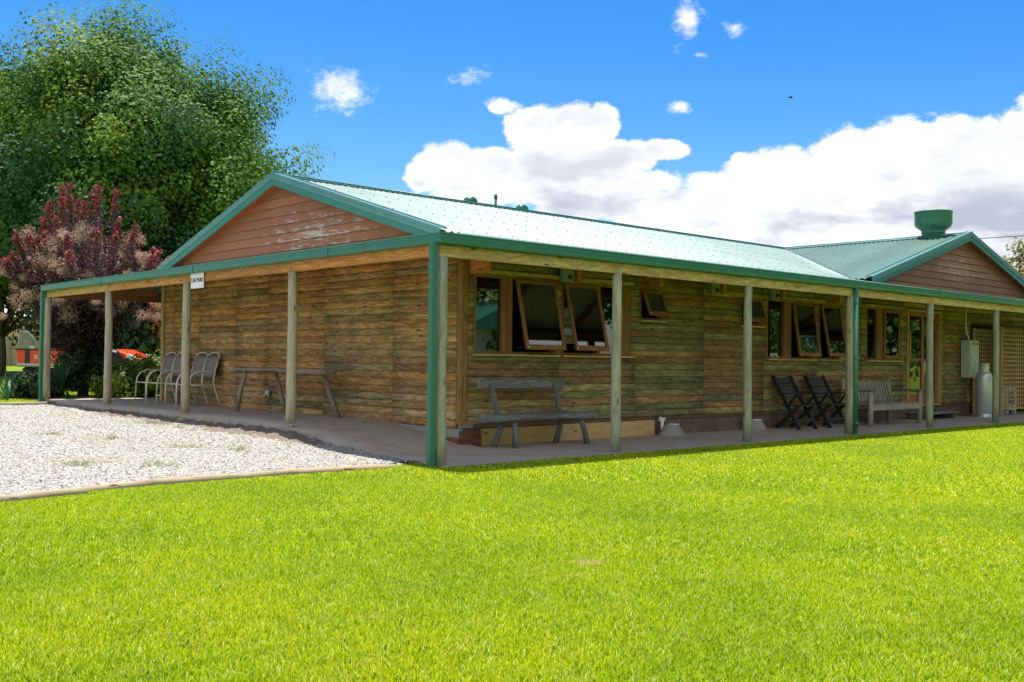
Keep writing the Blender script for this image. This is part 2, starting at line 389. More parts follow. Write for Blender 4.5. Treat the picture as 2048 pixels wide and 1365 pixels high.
M['gable'] = gablemat('peeling_red_brown_weatherboard', (.27, .098, .044), (.40, .165, .07), (.48, .46, .43), .885, (A, 5.5, 3.25), (.3, .27, 1.25))
M['gable2'] = gablemat('faded_brown_weatherboard', (.22, .10, .06), (.34, .18, .10), (.42, .31, .18), .85, (XW-.2, A, 3.4), (.4, .3, 1.6))

def ghash(x, y): return 0
def lawn_h(x, y):
    y = np.asarray(y, dtype=float)
    return -.03+.25*np.clip(y/15, 0, 1)+.25*np.clip((y-15)/45, 0, 1)
def groundmat():
    m, n, b, out = newmat('lawn_ground'); p = posn(n); L = n.links.new
    c = mixc(n, noise_(n, p, 40, 5, .7), (.06, .13, .005), (.22, .32, .01))
    c = mixc(n, smooth(n, noise_(n, p, .35, 4, .6), .35, .7), c, mixc(n, .5, c, (.22, .24, .03)))
    L(c, b.inputs['Base Color']); b.inputs['Roughness'].default_value = .95; b.inputs['Specular IOR Level'].default_value = .1
    bump(n, noise_(n, p, 60, 4, .7), b, .8, .03)
    return m
def gravelmat():
    m, n, b, out = newmat('crushed_gravel'); p = posn(n); L = n.links.new
    vo = n.nodes.new('ShaderNodeTexVoronoi'); L(p, vo.inputs['Vector']); vo.inputs['Scale'].default_value = 42
    sx = n.nodes.new('ShaderNodeSeparateColor'); L(vo.outputs['Color'], sx.inputs[0])
    c = ramp(n, sx.outputs[0], [(0, (.06, .054, .048)), (.3, (.24, .22, .195)), (.7, (.34, .325, .295)), (1, (.44, .43, .40))])
    soil = mixc(n, noise_(n, p, 14, 4), (.24, .145, .085), (.33, .22, .135))
    c = mixc(n, mth(n, 'MULTIPLY', smooth(n, noise_(n, p, .75, 5, .62), .53, .70), .75), c, soil)
    moss = smooth(n, noise_(n, mapping(n, p, (1, 1, 1), (5, 2, 0)), .6, 6, .7), .60, .72)
    c = mixc(n, mth(n, 'MULTIPLY', moss, .35), c, (.22, .25, .08))
    L(c, b.inputs['Base Color']); b.inputs['Roughness'].default_value = .95
    bump(n, mth(n, 'SUBTRACT', 1.0, vo.outputs['Distance']), b, .9, .015)
    return m
def pavemat():
    m, n, b, out = newmat('brick_paving'); p = posn(n); L = n.links.new
    br = n.nodes.new('ShaderNodeTexBrick'); L(mapping(n, p, (1, 1, 0), (0, 0, 0), (0, 0, R(45))), br.inputs['Vector'])
    br.inputs['Scale'].default_value = 1; br.inputs['Brick Width'].default_value = .23; br.inputs['Row Height'].default_value = .115; br.inputs['Mortar Size'].default_value = .004
    br.inputs['Color1'].default_value = (.42, .28, .20, 1); br.inputs['Color2'].default_value = (.36, .25, .19, 1); br.inputs['Mortar'].default_value = (.13, .10, .085, 1)
    c = mixc(n, smooth(n, noise_(n, p, 1.3, 6, .65), .25, .65), br.outputs[0], (.37, .33, .28))
    c = mixc(n, mth(n, 'MULTIPLY', smooth(n, noise_(n, mapping(n, p, (1, 1, 1), (3, 7, 0)), 3.3, 6, .7), .5, .7), .5), c, (.12, .10, .085))
    L(c, b.inputs['Base Color']); b.inputs['Roughness'].default_value = .85
    bump(n, br.outputs['Fac'], b, -.35, .004)
    return m
M['ground'] = groundmat(); M['gravel'] = gravelmat(); M['pave'] = pavemat()
M['soil'] = paint('dark_soil', (.15, .115, .09), .95, .6, scale=20, bmp=1.0)
M['sleeper'] = wood('edging_timber', (.44, .36, .24), (.26, .20, .12), contrast=.5, rough=.9)

# ------------------------------------------------------------------ ground, gravel, paving
def sheet(name, xs, ys, hf, mat, keep=None, kind='structure'):
    X, Y = np.meshgrid(xs, ys, indexing='ij'); Z = hf(X, Y); V = np.stack([X, Y, Z], -1).reshape(-1, 3)
    nx, ny = len(xs), len(ys); I = np.arange(nx*ny).reshape(nx, ny)
    Fc = np.stack([I[:-1, :-1], I[1:, :-1], I[1:, 1:], I[:-1, 1:]], -1).reshape(-1, 4)
    if keep is not None:
        cx = V[Fc].mean(1); Fc = Fc[keep(cx[:, 0], cx[:, 1])]
    o = rawmesh(name, V, Fc, mat, smooth_=True)
    if kind: o['kind'] = kind
    return o
def spaced(a, b, near0, near1, fine, ratio=1.25):
    pts = list(np.arange(near0, near1+1e-6, fine)); d = fine; x = near1
    while x < b: d *= ratio; x = min(b, x+d); pts.append(x)
    d = fine; x = near0
    while x > a: d *= ratio; x = max(a, x-d); pts.insert(0, x)
    return np.array(pts)
lawn = sheet('lawn', spaced(-700, 900, -14, 22, .5), spaced(-700, 900, -10, 30, .5), lambda x, y: lawn_h(x, y), M['ground'])
EDGE = [(-16, -3.9), (-9, -1.6), (-4.63, -.02), (-3.2, .33), (-1.9, .36), (-.45, .17)]
def edge_y(x): return np.interp(x, [e[0] for e in EDGE], [e[1] for e in EDGE])
FAR_Y = 12.15
def pave_h(x, y):  # the paving: raised along the gable end, ramping down to the corner
    return .27*np.clip((y-1.55)/1.9, 0, 1)**.85
def nz(x, y, s): return np.sin(x*s*1.7+1.3*np.sin(y*s))*np.cos(y*s*1.3+np.sin(x*s*2.1))
def gravel_h(x, y):
    b = lawn_h(x, y)+.035; near = np.clip((x+1.1)/1.1, 0, 1)
    t = np.maximum(b, np.clip(y-1.0, 0, 2.2)/2.2*.16)
    return b*(1-near)+t*near+.008*nz(x, y, 3)+.006*nz(x, y, 7.7)
gravel = sheet('gravel_yard', np.arange(-16, .26, .12), np.arange(-4, 12.3, .12), gravel_h, M['gravel'],
               keep=lambda x, y: (y > edge_y(x)+.0) & (y < FAR_Y) & (x < .04) & ~((x > -.45) & (y < .42)))
path = sheet('gravel_path', np.arange(-30, 30, 1.0), np.array([35.8, 38.6]), lambda x, y: lawn_h(x, y)+.01, M['gravel'])
# paving slab: L-shaped strip with thickness
def paving():
    mb = MB()
    ys = list(np.arange(-.16, 13.25, .15))
    for a, b_ in zip(ys[:-1], ys[1:]):
        for x0, x1 in ((-.02, .5), (.5, 1.1), (1.1, 1.9)):
            pts = [(x0, a, float(pave_h(x0, a))), (x1, a, float(pave_h(x1, a))), (x1, b_, float(pave_h(x1, b_))), (x0, b_, float(pave_h(x0, b_)))]
            mb.face(pts, [(p[0], p[1]) for p in pts], (1, 1, 1), True)
        z0, z1 = float(pave_h(0, a)), float(pave_h(0, b_))
        mb.face([(-.02, b_, z1), (-.02, b_, -.1), (-.02, a, -.1), (-.02, a, z0)], [(0, 0)]*4, (1, 1, 1))
    mb.box((1.9, -.16, -.1), (24, 1.95, 0.0)); mb.box((-.02, 13.2, -.1), (24, 13.35, .262)); mb.box((-.02, -.17, -.1), (1.9, -.158, -.001))
    o = mb.build('paving', M['pave'], weld=True); o['kind'] = 'structure'
paving()
# dark soil strip between paving and gravel
def soil():
    ys = np.arange(.42, 12.1, .05); xs = np.linspace(-.62, -.021, 13)
    def hf(x, y):
        t = np.clip((x+.62)/.6, 0, 1); top = np.minimum(pave_h(0, y)-.03, .2)
        return (gravel_h(x, y)-.03)*(1-t)+np.maximum(top, gravel_h(x, y)-.02)*t+.022*nz(x, y, 9)+.016*nz(x+3, y, 23)+.02*np.sin(y*1.3)*np.sin(x*8)
    o = sheet('soil_strip', xs, ys, hf, M['soil'])
soil()
def sleeper(p0, p1, w, h, label):
    mb = MB(); p0, p1 = Vector(p0), Vector(p1); n = 8; mb.tube([p0.lerp(p1, i/n)+Vector((0, random.uniform(-.006, .006), random.uniform(-.006, .004))) for i in range(n+1)], .050, 12, wob=.06); o = mb.build('edging_log', M['sleeper'])
    return tag(o, label, 'edging', 'timber edging around the gravel')
def ez(x, y): return float(lawn_h(x, y))+.012
labs = ['long straight pale timber edging at the left end of the lawn edge', 'pale timber edging between lawn and gravel in the middle',
        'short pale timber edging piece with a gentle bend in it', 'pale timber edging piece joining just right of the bend', 'last pale timber edging piece, ending beside the green corner downpipe']
EDGEP = EDGE[:-1]+[(-.5, .19)]
for k in range(len(EDGEP)-1):
    a, b_ = EDGEP[k], EDGEP[k+1]
    sleeper((a[0], a[1], ez(*a)), (b_[0]-.004, b_[1], ez(*b_)), .07, .13, labs[k])
sleeper((-16, FAR_Y+.06, .21), (-.1, FAR_Y+.06, .21), .07, .13, 'far straight timber edging where the gravel meets the shaded lawn')

# ------------------------------------------------------------------ the lodge
ZG = 2.62; A = 1.77; WY1 = 11.42; YR = 6.527; ZR = 4.285; XW = 17.0; ZE = 2.965; EV = 2.0
lodge = empty('log_lodge', (0, 0, 0), 0, 'long log-clad lodge with a green corrugated roof and a wraparound veranda', 'building')
H = .1083
def log_profile(n=7):
    # (outward bulge, z fraction)
    return [(.005+.016*max(0.0, 1-abs(2*t-1)**3.2)**.6 if 0 < t < 1 else 0.0, t) for t in [i/n for i in range(n+1)]]
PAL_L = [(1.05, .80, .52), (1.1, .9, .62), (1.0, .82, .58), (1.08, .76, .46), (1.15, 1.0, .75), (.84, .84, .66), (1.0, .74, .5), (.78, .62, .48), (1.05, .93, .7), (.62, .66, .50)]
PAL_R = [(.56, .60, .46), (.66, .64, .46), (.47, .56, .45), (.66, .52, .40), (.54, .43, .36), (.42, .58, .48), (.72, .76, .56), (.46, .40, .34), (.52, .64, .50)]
def logs(mb, axis, plane, a0, a1, z0, z1, joints, holes, pal, green_low=0):
    """axis 0: wall runs along X at Y=plane (faces -Y); axis 1: runs along Y at X=plane (faces -X)"""
    prof = log_profile(); k = 0; z = z0
    while z < z1-.01:
        zt = min(z+H, z1)
        cuts = [(h[0], h[1]) for h in holes if min(zt, h[3])-max(z, h[2]) > .5*H]
        segs = [(a0, a1)]
        for c in sorted(cuts):
            ns = []
            for s in segs:
                if c[1] <= s[0] or c[0] >= s[1]: ns.append(s); continue
                if c[0] > s[0]: ns.append((s[0], c[0]))
                if c[1] < s[1]: ns.append((c[1], s[1]))
            segs = ns
        fin = []
        for s in segs:
            js = [j for j in joints if s[0]+.15 < j < s[1]-.15]
            e = [s[0]]+js+[s[1]]
            fin += list(zip(e[:-1], e[1:]))
        for (s0, s1) in fin:
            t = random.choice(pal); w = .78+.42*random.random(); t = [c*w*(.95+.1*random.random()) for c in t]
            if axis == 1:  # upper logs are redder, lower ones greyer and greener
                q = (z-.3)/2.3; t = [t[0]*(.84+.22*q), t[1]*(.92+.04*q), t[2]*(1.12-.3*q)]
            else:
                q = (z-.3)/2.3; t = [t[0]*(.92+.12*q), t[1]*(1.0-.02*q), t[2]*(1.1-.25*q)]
            r = random.random()*60; r2 = random.random()*20; sag = (random.random()-.5)*.004
            n = 3; us = [s0+.0025+(s1-s0-.005)*i/n for i in range(n+1)]
            gap = .0016
            def P(u, d, tt):
                zz = z+gap/2+(zt-z-gap)*tt; o = plane-d-sag
                return (u, o, zz) if axis == 0 else (o, u, zz)
            for i in range(n):
                for (d0, t0), (d1, t1) in zip(prof[:-1], prof[1:]):
                    q = [P(us[i], d0, t0), P(us[i+1], d0, t0), P(us[i+1], d1, t1), P(us[i], d1, t1)]
                    uv = [(us[i]+r, t0*H+r2), (us[i+1]+r, t0*H+r2), (us[i+1]+r, t1*H+r2), (us[i]+r, t1*H+r2)]
                    if axis == 1: q = q[::-1]; uv = uv[::-1]
                    mb.face(q, uv, t, True)
            for u, rev in ((us[0], False), (us[-1], True)):   # end grain
                q = [P(u, d, tt) for d, tt in prof]+[P(u, -.03, 1), P(u, -.03, 0)]
                if rev: q = q[::-1]
                mb.face(q, [(r+.1*p[2], r2) for p in q], [c*.75 for c in t])
        z = zt; k += 1
WIN = [(1.97, 3.57, 1.28, 2.40), (3.70, 5.24, 1.28, 2.40), (5.48, 6.03, 1.87, 2.40), (8.24, 8.85, 1.87, 2.40), (9.05, 10.66, 1.28, 2.40), (10.85, 11.60, 1.28, 2.40), (12.67, 14.12, 1.28, 2.40)]
DOOR = (14.41, 16.0, .28, 2.42)
mb = MB()
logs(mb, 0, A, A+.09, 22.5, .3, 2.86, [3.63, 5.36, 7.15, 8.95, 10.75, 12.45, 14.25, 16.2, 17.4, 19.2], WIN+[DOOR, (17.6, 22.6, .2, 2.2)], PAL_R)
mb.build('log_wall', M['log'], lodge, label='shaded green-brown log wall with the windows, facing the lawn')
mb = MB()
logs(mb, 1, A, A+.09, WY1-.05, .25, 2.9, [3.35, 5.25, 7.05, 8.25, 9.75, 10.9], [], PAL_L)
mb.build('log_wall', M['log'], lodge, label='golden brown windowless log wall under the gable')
# structural wall behind the logs, with openings
def wall_cells(mb, a0, a1, z0, z1, holes, y0, y1):
    xs = sorted({a0, a1, *[h[0] for h in holes], *[h[1] for h in holes]}); zs = sorted({z0, z1, *[max(z0, h[2]) for h in holes], *[min(z1, h[3]) for h in holes]})
    for xa, xb in zip(xs[:-1], xs[1:]):
        run = None
        for za, zb in zip(zs[:-1], zs[1:]):
            cx, cz = (xa+xb)/2, (za+zb)/2
            if any(h[0] < cx < h[1] and h[2] < cz < h[3] for h in holes): continue
            mb.box((xa, y0, za), (xb, y1, zb))
mb = MB()
wall_cells(mb, A+.03, 22.5, .02, 2.9, WIN+[DOOR, (17.6, 22.3, .0, 2.2)], A+.012, A+.10)
mb.box((A+.012, A+.10, .02), (A+.10, WY1, 2.9)); mb.box((A+.012, WY1, .02), (22.5, WY1+.1, 2.9)); mb.box((22.4, A+.1, .02), (22.5, WY1, 2.9))
mb.build('inner_wall', M['plinthd'], lodge)
mb = MB()   # floor, ceiling and partitions of the rooms
mb.box((1.9, 1.9, .22), (22.3, 6.0, .28)); mb.box((1.9, 1.9, 2.5), (22.3, 6.0, 2.56)); mb.box((1.9, 6.0, .2), (22.3, 6.08, 2.6))
for x in (5.36, 9.0, 12.2, 14.3, 17.4): mb.box((x, 1.9, .28), (x+.08, 6.0, 2.5))
mb.build('interior_room', M['dark'], lodge)
# corner trims
mb = MB(); mb.box((A-.02, A-.02, .3), (A+.088, A+.088, 2.66), (.62, .45, .3)); mb.build('corner_board', M['beam'], lodge, bevel=.006)
mb = MB(); mb.box((A-.05, WY1-.06, .27), (A+.05, WY1+.04, 2.7)); mb.build('corner_board', M['beam'], lodge, bevel=.004)
# footing + plinth boards
mb = MB(); mb.box((A-.05, A-.02, -.05), (A+.02, WY1, .245)); mb.box((A-.02, A+.0, .255), (2.2, A+.03, .30)); mb.build('concrete_footing', M['conc'], lodge)
mb = MB(); mb.box((A-.062, A-.03, -.02), (A-.052, 3.6, .125), (1.3, .75, .6)); mb.build('footing_board', M['plinthd'], lodge)
mb = MB(); mb.box((2.12, A-.045, .0), (3.58, A+.005, .235), (1, .95, .85)); mb.box((3.585, A-.05, .0), (5.83, A+.005, .245), (1.05, 1, 1))
mb.each('plinth_board', M['plinth'], lodge, bevel=.004, label='pale new plinth board behind the rustic bench')
mb = MB(); mb.box((A-.04, A-.06, .0), (2.08, A-.01, .22), (1.1, .7, .65)); mb.box((5.86, A-.04, 0), (9.2, A+.005, .24), (1.1, 1.1, 1.15)); mb.box((9.22, A-.045, 0), (12.4, A+.005, .235)); mb.box((12.42, A-.04, 0), (17.5, A+.005, .24), (.9, .9, .9))
mb.box((2.0, A-.02, .245), (14.4, A+.008, .298), (.9, .8, .8)); mb.box((16.05, A-.02, .245), (17.55, A+.008, .298), (.9, .8, .8))
mb.each('plinth_board', M['plinthd'], lodge, bevel=.004, label='dark brown plinth boards along the shaded wall')

# windows
def sash_parts(win, x0, x1, z0, z1, ang, yf):
    """timber sash hinged at its top; ang = opening angle"""
    w = x1-x0; h = z1-z0; f = .048
    Mr = Matrix.Translation((x0, yf, z1)) @ Matrix.Rotation(-ang, 4, 'X')
    def T(p): return Mr @ Vector(p)
    mb = MB()
    def bar(xa, xb, za, zb):
        c = T(((xa+xb)/2, 0, (za+zb)/2)); r3 = Mr.to_3x3()
        mb.obox(c, r3 @ Vector(((xb-xa)/2, 0, 0)), r3 @ Vector((0, .019, 0)), r3 @ Vector((0, 0, (zb-za)/2)))
    bar(0, f, -h, 0); bar(w-f, w, -h, 0); bar(f, w-f, -f, 0); bar(f, w-f, -h, -h+f*1.5)
    mb.build('sash', M['frame'], win, bevel=.003)
    g = MB(); r3 = Mr.to_3x3()
    g.obox(T((w/2, 0, -h/2+.01)), r3 @ Vector(((w-2*f)/2+.004, 0, 0)), r3 @ Vector((0, .002, 0)), r3 @ Vector((0, 0, h/2-f+.006)))
    g.build('pane', M['glass'], win)
    if ang > .05:
        st = MB(); st.beam(T((w-.03, .01, -h+.05)), (x1-.03, yf+.03, z0+.05), .012, .02); st.build('stay', M['black'], win)
        st = MB(); st.beam(T((.03, .01, -h+.05)), (x0+.03, yf+.03, z0+.05), .012, .02); st.build('stay', M['black'], win)
        k = MB(); k.lathe([(0, -.012), (.012, -.008), (.012, .008), (0, .012)], T((.02, -.03, -h+.03)), 8); k.build('latch', M['pvc'], win)
def window(W4, bars, sashes, fixed, label=None, scribe=True):
    x0, x1, z0, z1 = W4; yf = A+.02
    mb = MB(); f = .045
    mb.box((x0, yf-.03, z0), (x0+f, yf+.07, z1)); mb.box((x1-f, yf-.03, z0), (x1, yf+.07, z1)); mb.box((x0+f, yf-.03, z1-f), (x1-f, yf+.07, z1)); mb.box((x0+f, yf-.025, z0), (x1-f, yf+.07, z0+.035))
    for b0, b1 in bars: mb.box((b0, yf-.035, z0+.035), (b1, yf+.07, z1-f))
    win = mb.build('window', M['frame'], lodge, bevel=.003, label=label)
    for (a, b_) in fixed:
        g = MB(); g.box((a-.01, yf+.018, z0+.03), (b_+.01, yf+.022, z1-f+.01)); g.build('pane', M['glass'], win)
    for (a, b_, ang) in sashes: sash_parts(win, a, b_, z0+.04, z1-.05, ang, yf-.05)
    s = MB(); s.box((x0-.03, yf-.11, z0-.03), (x1+.03, yf-.0, z0-.002)); s.build('sill', M['sill'], win, bevel=.004)
    return win
window(WIN[0], [(2.50, 2.585), (2.60, 2.69)], [(2.73, 3.52, R(14))], [(2.015, 2.50)], 'window nearest the corner, its right half pushed open')
window(WIN[1], [(4.47, 4.54), (5.0, 5.19)], [(3.73, 4.45, R(14))], [(4.54, 5.0)], 'window with an open sash and bunk beds behind')
window(WIN[2], [], [(5.51, 6.0, R(22))], [], 'small high window, open, near the second veranda post')
window(WIN[3], [], [(8.27, 8.82, R(20))], [], 'small high window, open, partly behind a post')
window(WIN[4], [(9.62, 9.72), (9.73, 9.86)], [(9.88, 10.63, R(9))], [(9.095, 9.62)], 'window with a curtain and one half-open sash')
window(WIN[5], [], [(10.88, 11.57, R(11))], [], 'single tall open sash window')
window(WIN[6], [(13.12, 13.2), (13.21, 13.36)], [(13.38, 14.05, 0.0)], [(12.715, 13.12)], 'closed window just left of the glass door')
# header boards above windows
mb = MB(); mb.box((1.9, A-.052, 2.405), (5.3, A-.012, 2.46), (.9, .8, .75)); mb.box((9.0, A-.052, 2.405), (11.65, A-.012, 2.45), (.9, .8, .75)); mb.box((12.6, A-.052, 2.405), (14.2, A-.012, 2.45), (.9, .8, .75))
mb.each('head_trim', M['beam'], lodge, bevel=.003)
for (a, b_, z0) in ((9.15, 9.6, 1.3), (4.98, 5.2, 1.3), (10.9, 11.1, 1.3)):
    mb = MB(); n = 14
    for i in range(n):
        xa, xb = a+(b_-a)*i/n, a+(b_-a)*(i+1)/n; ya, yb = A+.17+.02*math.sin(i*1.9), A+.17+.02*math.sin((i+1)*1.9)
        mb.face([(xa, ya, z0), (xb, yb, z0), (xb, yb, 2.36), (xa, ya, 2.36)], [(0, 0)]*4, (1, 1, 1), True)
    mb.build('curtain', M['curtain'], lodge)
# door
def lattice_mesh(mb, x0, x1, z0, z1, y, step, w=.032, th=.008, axis=0, stepz=None):
    stepz = stepz or step
    x = x0
    while x < x1+.001:
        mb.box((x-w/2, y-th, z0), (x+w/2, y, z1), tuple([.85+.3*random.random()]*3)); x += step
    z = z0+w/2
    while z < z1:
        mb.box((x0-w/2, y+.0006, z-w/2), (x1+w/2, y+th, z+w/2), tuple([.8+.3*random.random()]*3)); z += stepz
d0, d1, dz0, dz1 = DOOR
mb = MB(); mb.box((d0, A-.05, dz0), (d0+.035, A+.1, dz1)); mb.box((d1-.04, A-.05, dz0), (d1, A+.1, dz1)); mb.box((d0+.035, A-.05, dz1-.045), (d1-.04, A+.1, dz1)); mb.box((d0+.035, A-.05, dz0), (d1-.04, A+.1, dz0+.03))
M['doorred'] = wood('red_stained_door_timber', (.42, .13, .06), (.24, .07, .035), knots=False, contrast=.5, rough=.5)
door = mb.build('door', M['sill'], lodge, bevel=.003, label='glazed timber double door with lattice behind the glass')
mb = MB()
for a, b_, y in ((d0+.04, 15.2, A+.0), (15.14, d1-.045, A+.05)):
    mb.box((a, y-.02, dz0+.035), (a+.1, y+.02, dz1-.05)); mb.box((b_-.1, y-.02, dz0+.035), (b_, y+.02, dz1-.05)); mb.box((a+.1, y-.02, dz1-.15), (b_-.1, y+.02, dz1-.05)); mb.box((a+.1, y-.02, dz0+.035), (b_-.1, y+.02, dz0+.25))
    mb.box((a+.1, y-.018, 1.28), (b_-.1, y+.018, 1.34))
mb.build('door_leaf', M['doorred'], door, bevel=.003)
g = MB(); g.box((d0+.14, A-.002, dz0+.25), (15.1, A+.002, dz1-.15)); g.box((15.24, A+.048, dz0+.25), (d1-.145, A+.052, dz1-.15)); g.build('pane', M['glass'], door)
mb = MB(); lattice_mesh(mb, d0+.14, d1-.14, dz0+.3, dz1-.2, A+.12, .1, .03); mb.build('lattice_panel', M['lattice'], door)
mb = MB(); mb.tube([(d0+.09, A-.06, 1.25), (d0+.09, A-.06, 1.95)], .014, 8); mb.box((d0+.08, A-.06, 1.3), (d0+.1, A-.02, 1.33)); mb.box((d0+.08, A-.06, 1.87), (d0+.1, A-.02, 1.9)); mb.build('handle', M['sill'], door)
mb = MB(); mb.box((14.35, 1.25, .12), (15.9, A-.06, .17)); mb.box((14.4, 1.3, 0), (14.5, A-.07, .119)); mb.box((15.75, 1.3, 0), (15.85, A-.07, .119))
mb.build('door_step', M['grey'], lodge, bevel=.004)

# ---- roof
def corr(name, origin, u, v, nrm, ulen, v0f, v1f, pitch=.127, amp=.0155, parent=lodge, label=None, seg=8):
    """corrugated sheet: u across the ribs, v down the slope; v0f, v1f(u) give start and end along v"""
    o = Vector(origin); u = Vector(u).normalized(); v = Vector(v).normalized(); nrm = Vector(nrm).normalized()
    n = int(ulen/pitch*seg); us = np.linspace(0, ulen, n+1); V = []; NS = 5
    for t in us:
        off = nrm*(amp*math.cos(2*math.pi*t/pitch)); a, b_ = v0f(t), v1f(t)
        if b_ < a: b_ = a
        for k in range(NS+1): V.append(o+u*t+v*(a+(b_-a)*k/NS)+off)
    I = np.arange((n+1)*(NS+1)).reshape(n+1, NS+1)
    Fc = np.stack([I[:-1, :-1], I[:-1, 1:], I[1:, 1:], I[1:, :-1]], -1).reshape(-1, 4)
    V = np.array([tuple(p) for p in V])
    a, b_, c = V[Fc[0][0]], V[Fc[0][1]], V[Fc[0][2]]
    if np.dot(np.cross(b_-a, c-a), np.array(nrm)) < 0: Fc = Fc[:, ::-1]
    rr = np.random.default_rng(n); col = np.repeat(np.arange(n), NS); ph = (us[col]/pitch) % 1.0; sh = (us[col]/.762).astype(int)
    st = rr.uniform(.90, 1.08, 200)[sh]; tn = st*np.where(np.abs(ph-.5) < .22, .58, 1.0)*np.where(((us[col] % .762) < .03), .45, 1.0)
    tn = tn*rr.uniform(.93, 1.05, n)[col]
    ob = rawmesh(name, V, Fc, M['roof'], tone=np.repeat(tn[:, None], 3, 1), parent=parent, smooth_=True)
    if label: ob['label'] = label
    return ob
SLP = (ZR-ZE)/(YR-EV); LS = math.hypot(YR-EV, ZR-ZE)
ZV = ZG-.022; SK = (ZE-ZV)/(EV+.1); LK = math.hypot(EV+.1, ZE-ZV)
XB = 1.50
kx = LS/(YR-EV)
# main slope facing the lawn: x from XB to the valley x = (XW-YR)+y
VX = XW-YR
main = corr('roof', (XB, YR, ZR), (1, 0, 0), (0, -(YR-EV), -(ZR-ZE)), (0, -SLP, 1), XW-XB,
     lambda t: 0.0, lambda t: min(LS, (YR-max(EV, XB+t-VX))*kx), label='long sun-bleached corrugated roof slope above the lawn side')
corr('roof', (XB, YR, ZR), (1, 0, 0), (0, (YR-EV), -(ZR-ZE)), (0, SLP, 1), 20, lambda t: 0, lambda t: LS, seg=4, label='far roof slope hidden behind the ridge')
# wing roof, ridge along Y at x = XW
wing = corr('roof', (XW, 1.5, ZR+.002), (0, 1, 0), (-(YR-EV), 0, -(ZR-ZE)), (-SLP, 0, 1), YR-1.5,
     lambda t: 0.0, lambda t: min(LS, (XW-max(XW-(YR-EV), VX+1.5+t))*kx), label='pale green corrugated slope of the right wing roof')
corr('roof', (XW, 1.5, ZR+.002), (0, 1, 0), ((YR-EV), 0, -(ZR-ZE)), (SLP, 0, 1), YR-1.5, lambda t: 0.0, lambda t: LS, label='right slope of the wing roof')
# veranda skirts
x0 = -.1
corr('veranda_roof', (x0, EV, ZE-.004), (1, 0, 0), (0, -(EV+.1), -(ZE-ZV)), (0, -SK, 1), 22.6,
     lambda t: max(0.0, (EV-(x0+t)))*LK/(EV+.1) if x0+t < EV else 0.0, lambda t: LK, label='low veranda roof strip above the lawn side')
corr('veranda_roof', (EV, x0, ZE-.006), (0, 1, 0), (-(EV+.1), 0, -(ZE-ZV)), (-SK, 0, 1), 13.25,
     lambda t: (EV-(x0+t))*LK/(EV+.1) if x0+t < EV else ((x0+t)-(13.05-EV))*LK/(EV+.1) if x0+t > 13.05-EV else .23, lambda t: LK, label='low veranda roof strip under the gable')
corr('veranda_roof', (x0, 13.05-EV, ZE-.004), (1, 0, 0), (0, (EV+.1), -(ZE-ZV)), (0, SK, 1), 20,
     lambda t: max(0.0, (EV-(x0+t)))*LK/(EV+.1) if x0+t < EV else 0.0, lambda t: LK, seg=4, label='low veranda roof strip on the far side')
# screws
mb = MB()
nn = Vector((0, -SLP, 1)).normalized(); vv = Vector((0, -(YR-EV), -(ZR-ZE))).normalized()
for r in range(6):
    v = .35+r*(LS-.5)/5; y = YR-v/kx
    t = .127*2
    while XB+t < VX+y-.1:
        c = Vector((XB+t, YR, ZR))+vv*v+nn*.018; mb.obox(c, (.0072, 0, 0), (0, .0072, 0), (0, 0, .006)); t += .127*(2 if r % 2 else 3)
mb.build('roof_screws', M['screw'], main)['kind'] = 'stuff'
mb = MB(); vv = Vector((-(YR-EV), 0, -(ZR-ZE))).normalized(); nn = Vector((-SLP, 0, 1)).normalized()
for r in range(6):
    v = .35+r*(LS-.5)/5; x = XW-v/kx; t = .127*2
    while 1.5+t < x-VX-.1:
        c = Vector((XW, 1.5+t, ZR))+vv*v+nn*.018; mb.obox(c, (.0072, 0, 0), (0, .0072, 0), (0, 0, .006)); t += .127*3
mb.build('roof_screws', M['screw'], wing)['kind'] = 'stuff'
# ridge cappings, valley
def cap(name, p0, p1, side, w=.15, drop=None, mat='cap', parent=lodge):
    """folded ridge capping: two flaps and a roll"""
    p0, p1, side = Vector(p0), Vector(p1), Vector(side).normalized(); mb = MB(); d = p1-p0
    for s in (1, -1):
        e = side*s*w+Vector((0, 0, -SLP*w)); n = Vector((0, 0, .004))
        mb.prism([p0+n, p0+e+n, p0+e+n*2, p0+n*2], d)
    mb.tube([p0+Vector((0, 0, .012)), p1+Vector((0, 0, .012))], .02, 8)
    return mb.build(name, M[mat], parent)
cap('ridge_capping', (XB-.02, YR, ZR+.02), (XW+.3, YR, ZR+.02), (0, 1, 0), mat='dkgreen')
cap('ridge_capping', (XW, 1.48, ZR+.024), (XW, YR+.1, ZR+.024), (1, 0, 0))
mb = MB(); a = Vector((VX+EV, EV, ZE+.012)); b_ = Vector((XW, YR, ZR+.012)); mb.beam(a, b_, .10, .006); mb.build('valley_flashing', M['black'], lodge)
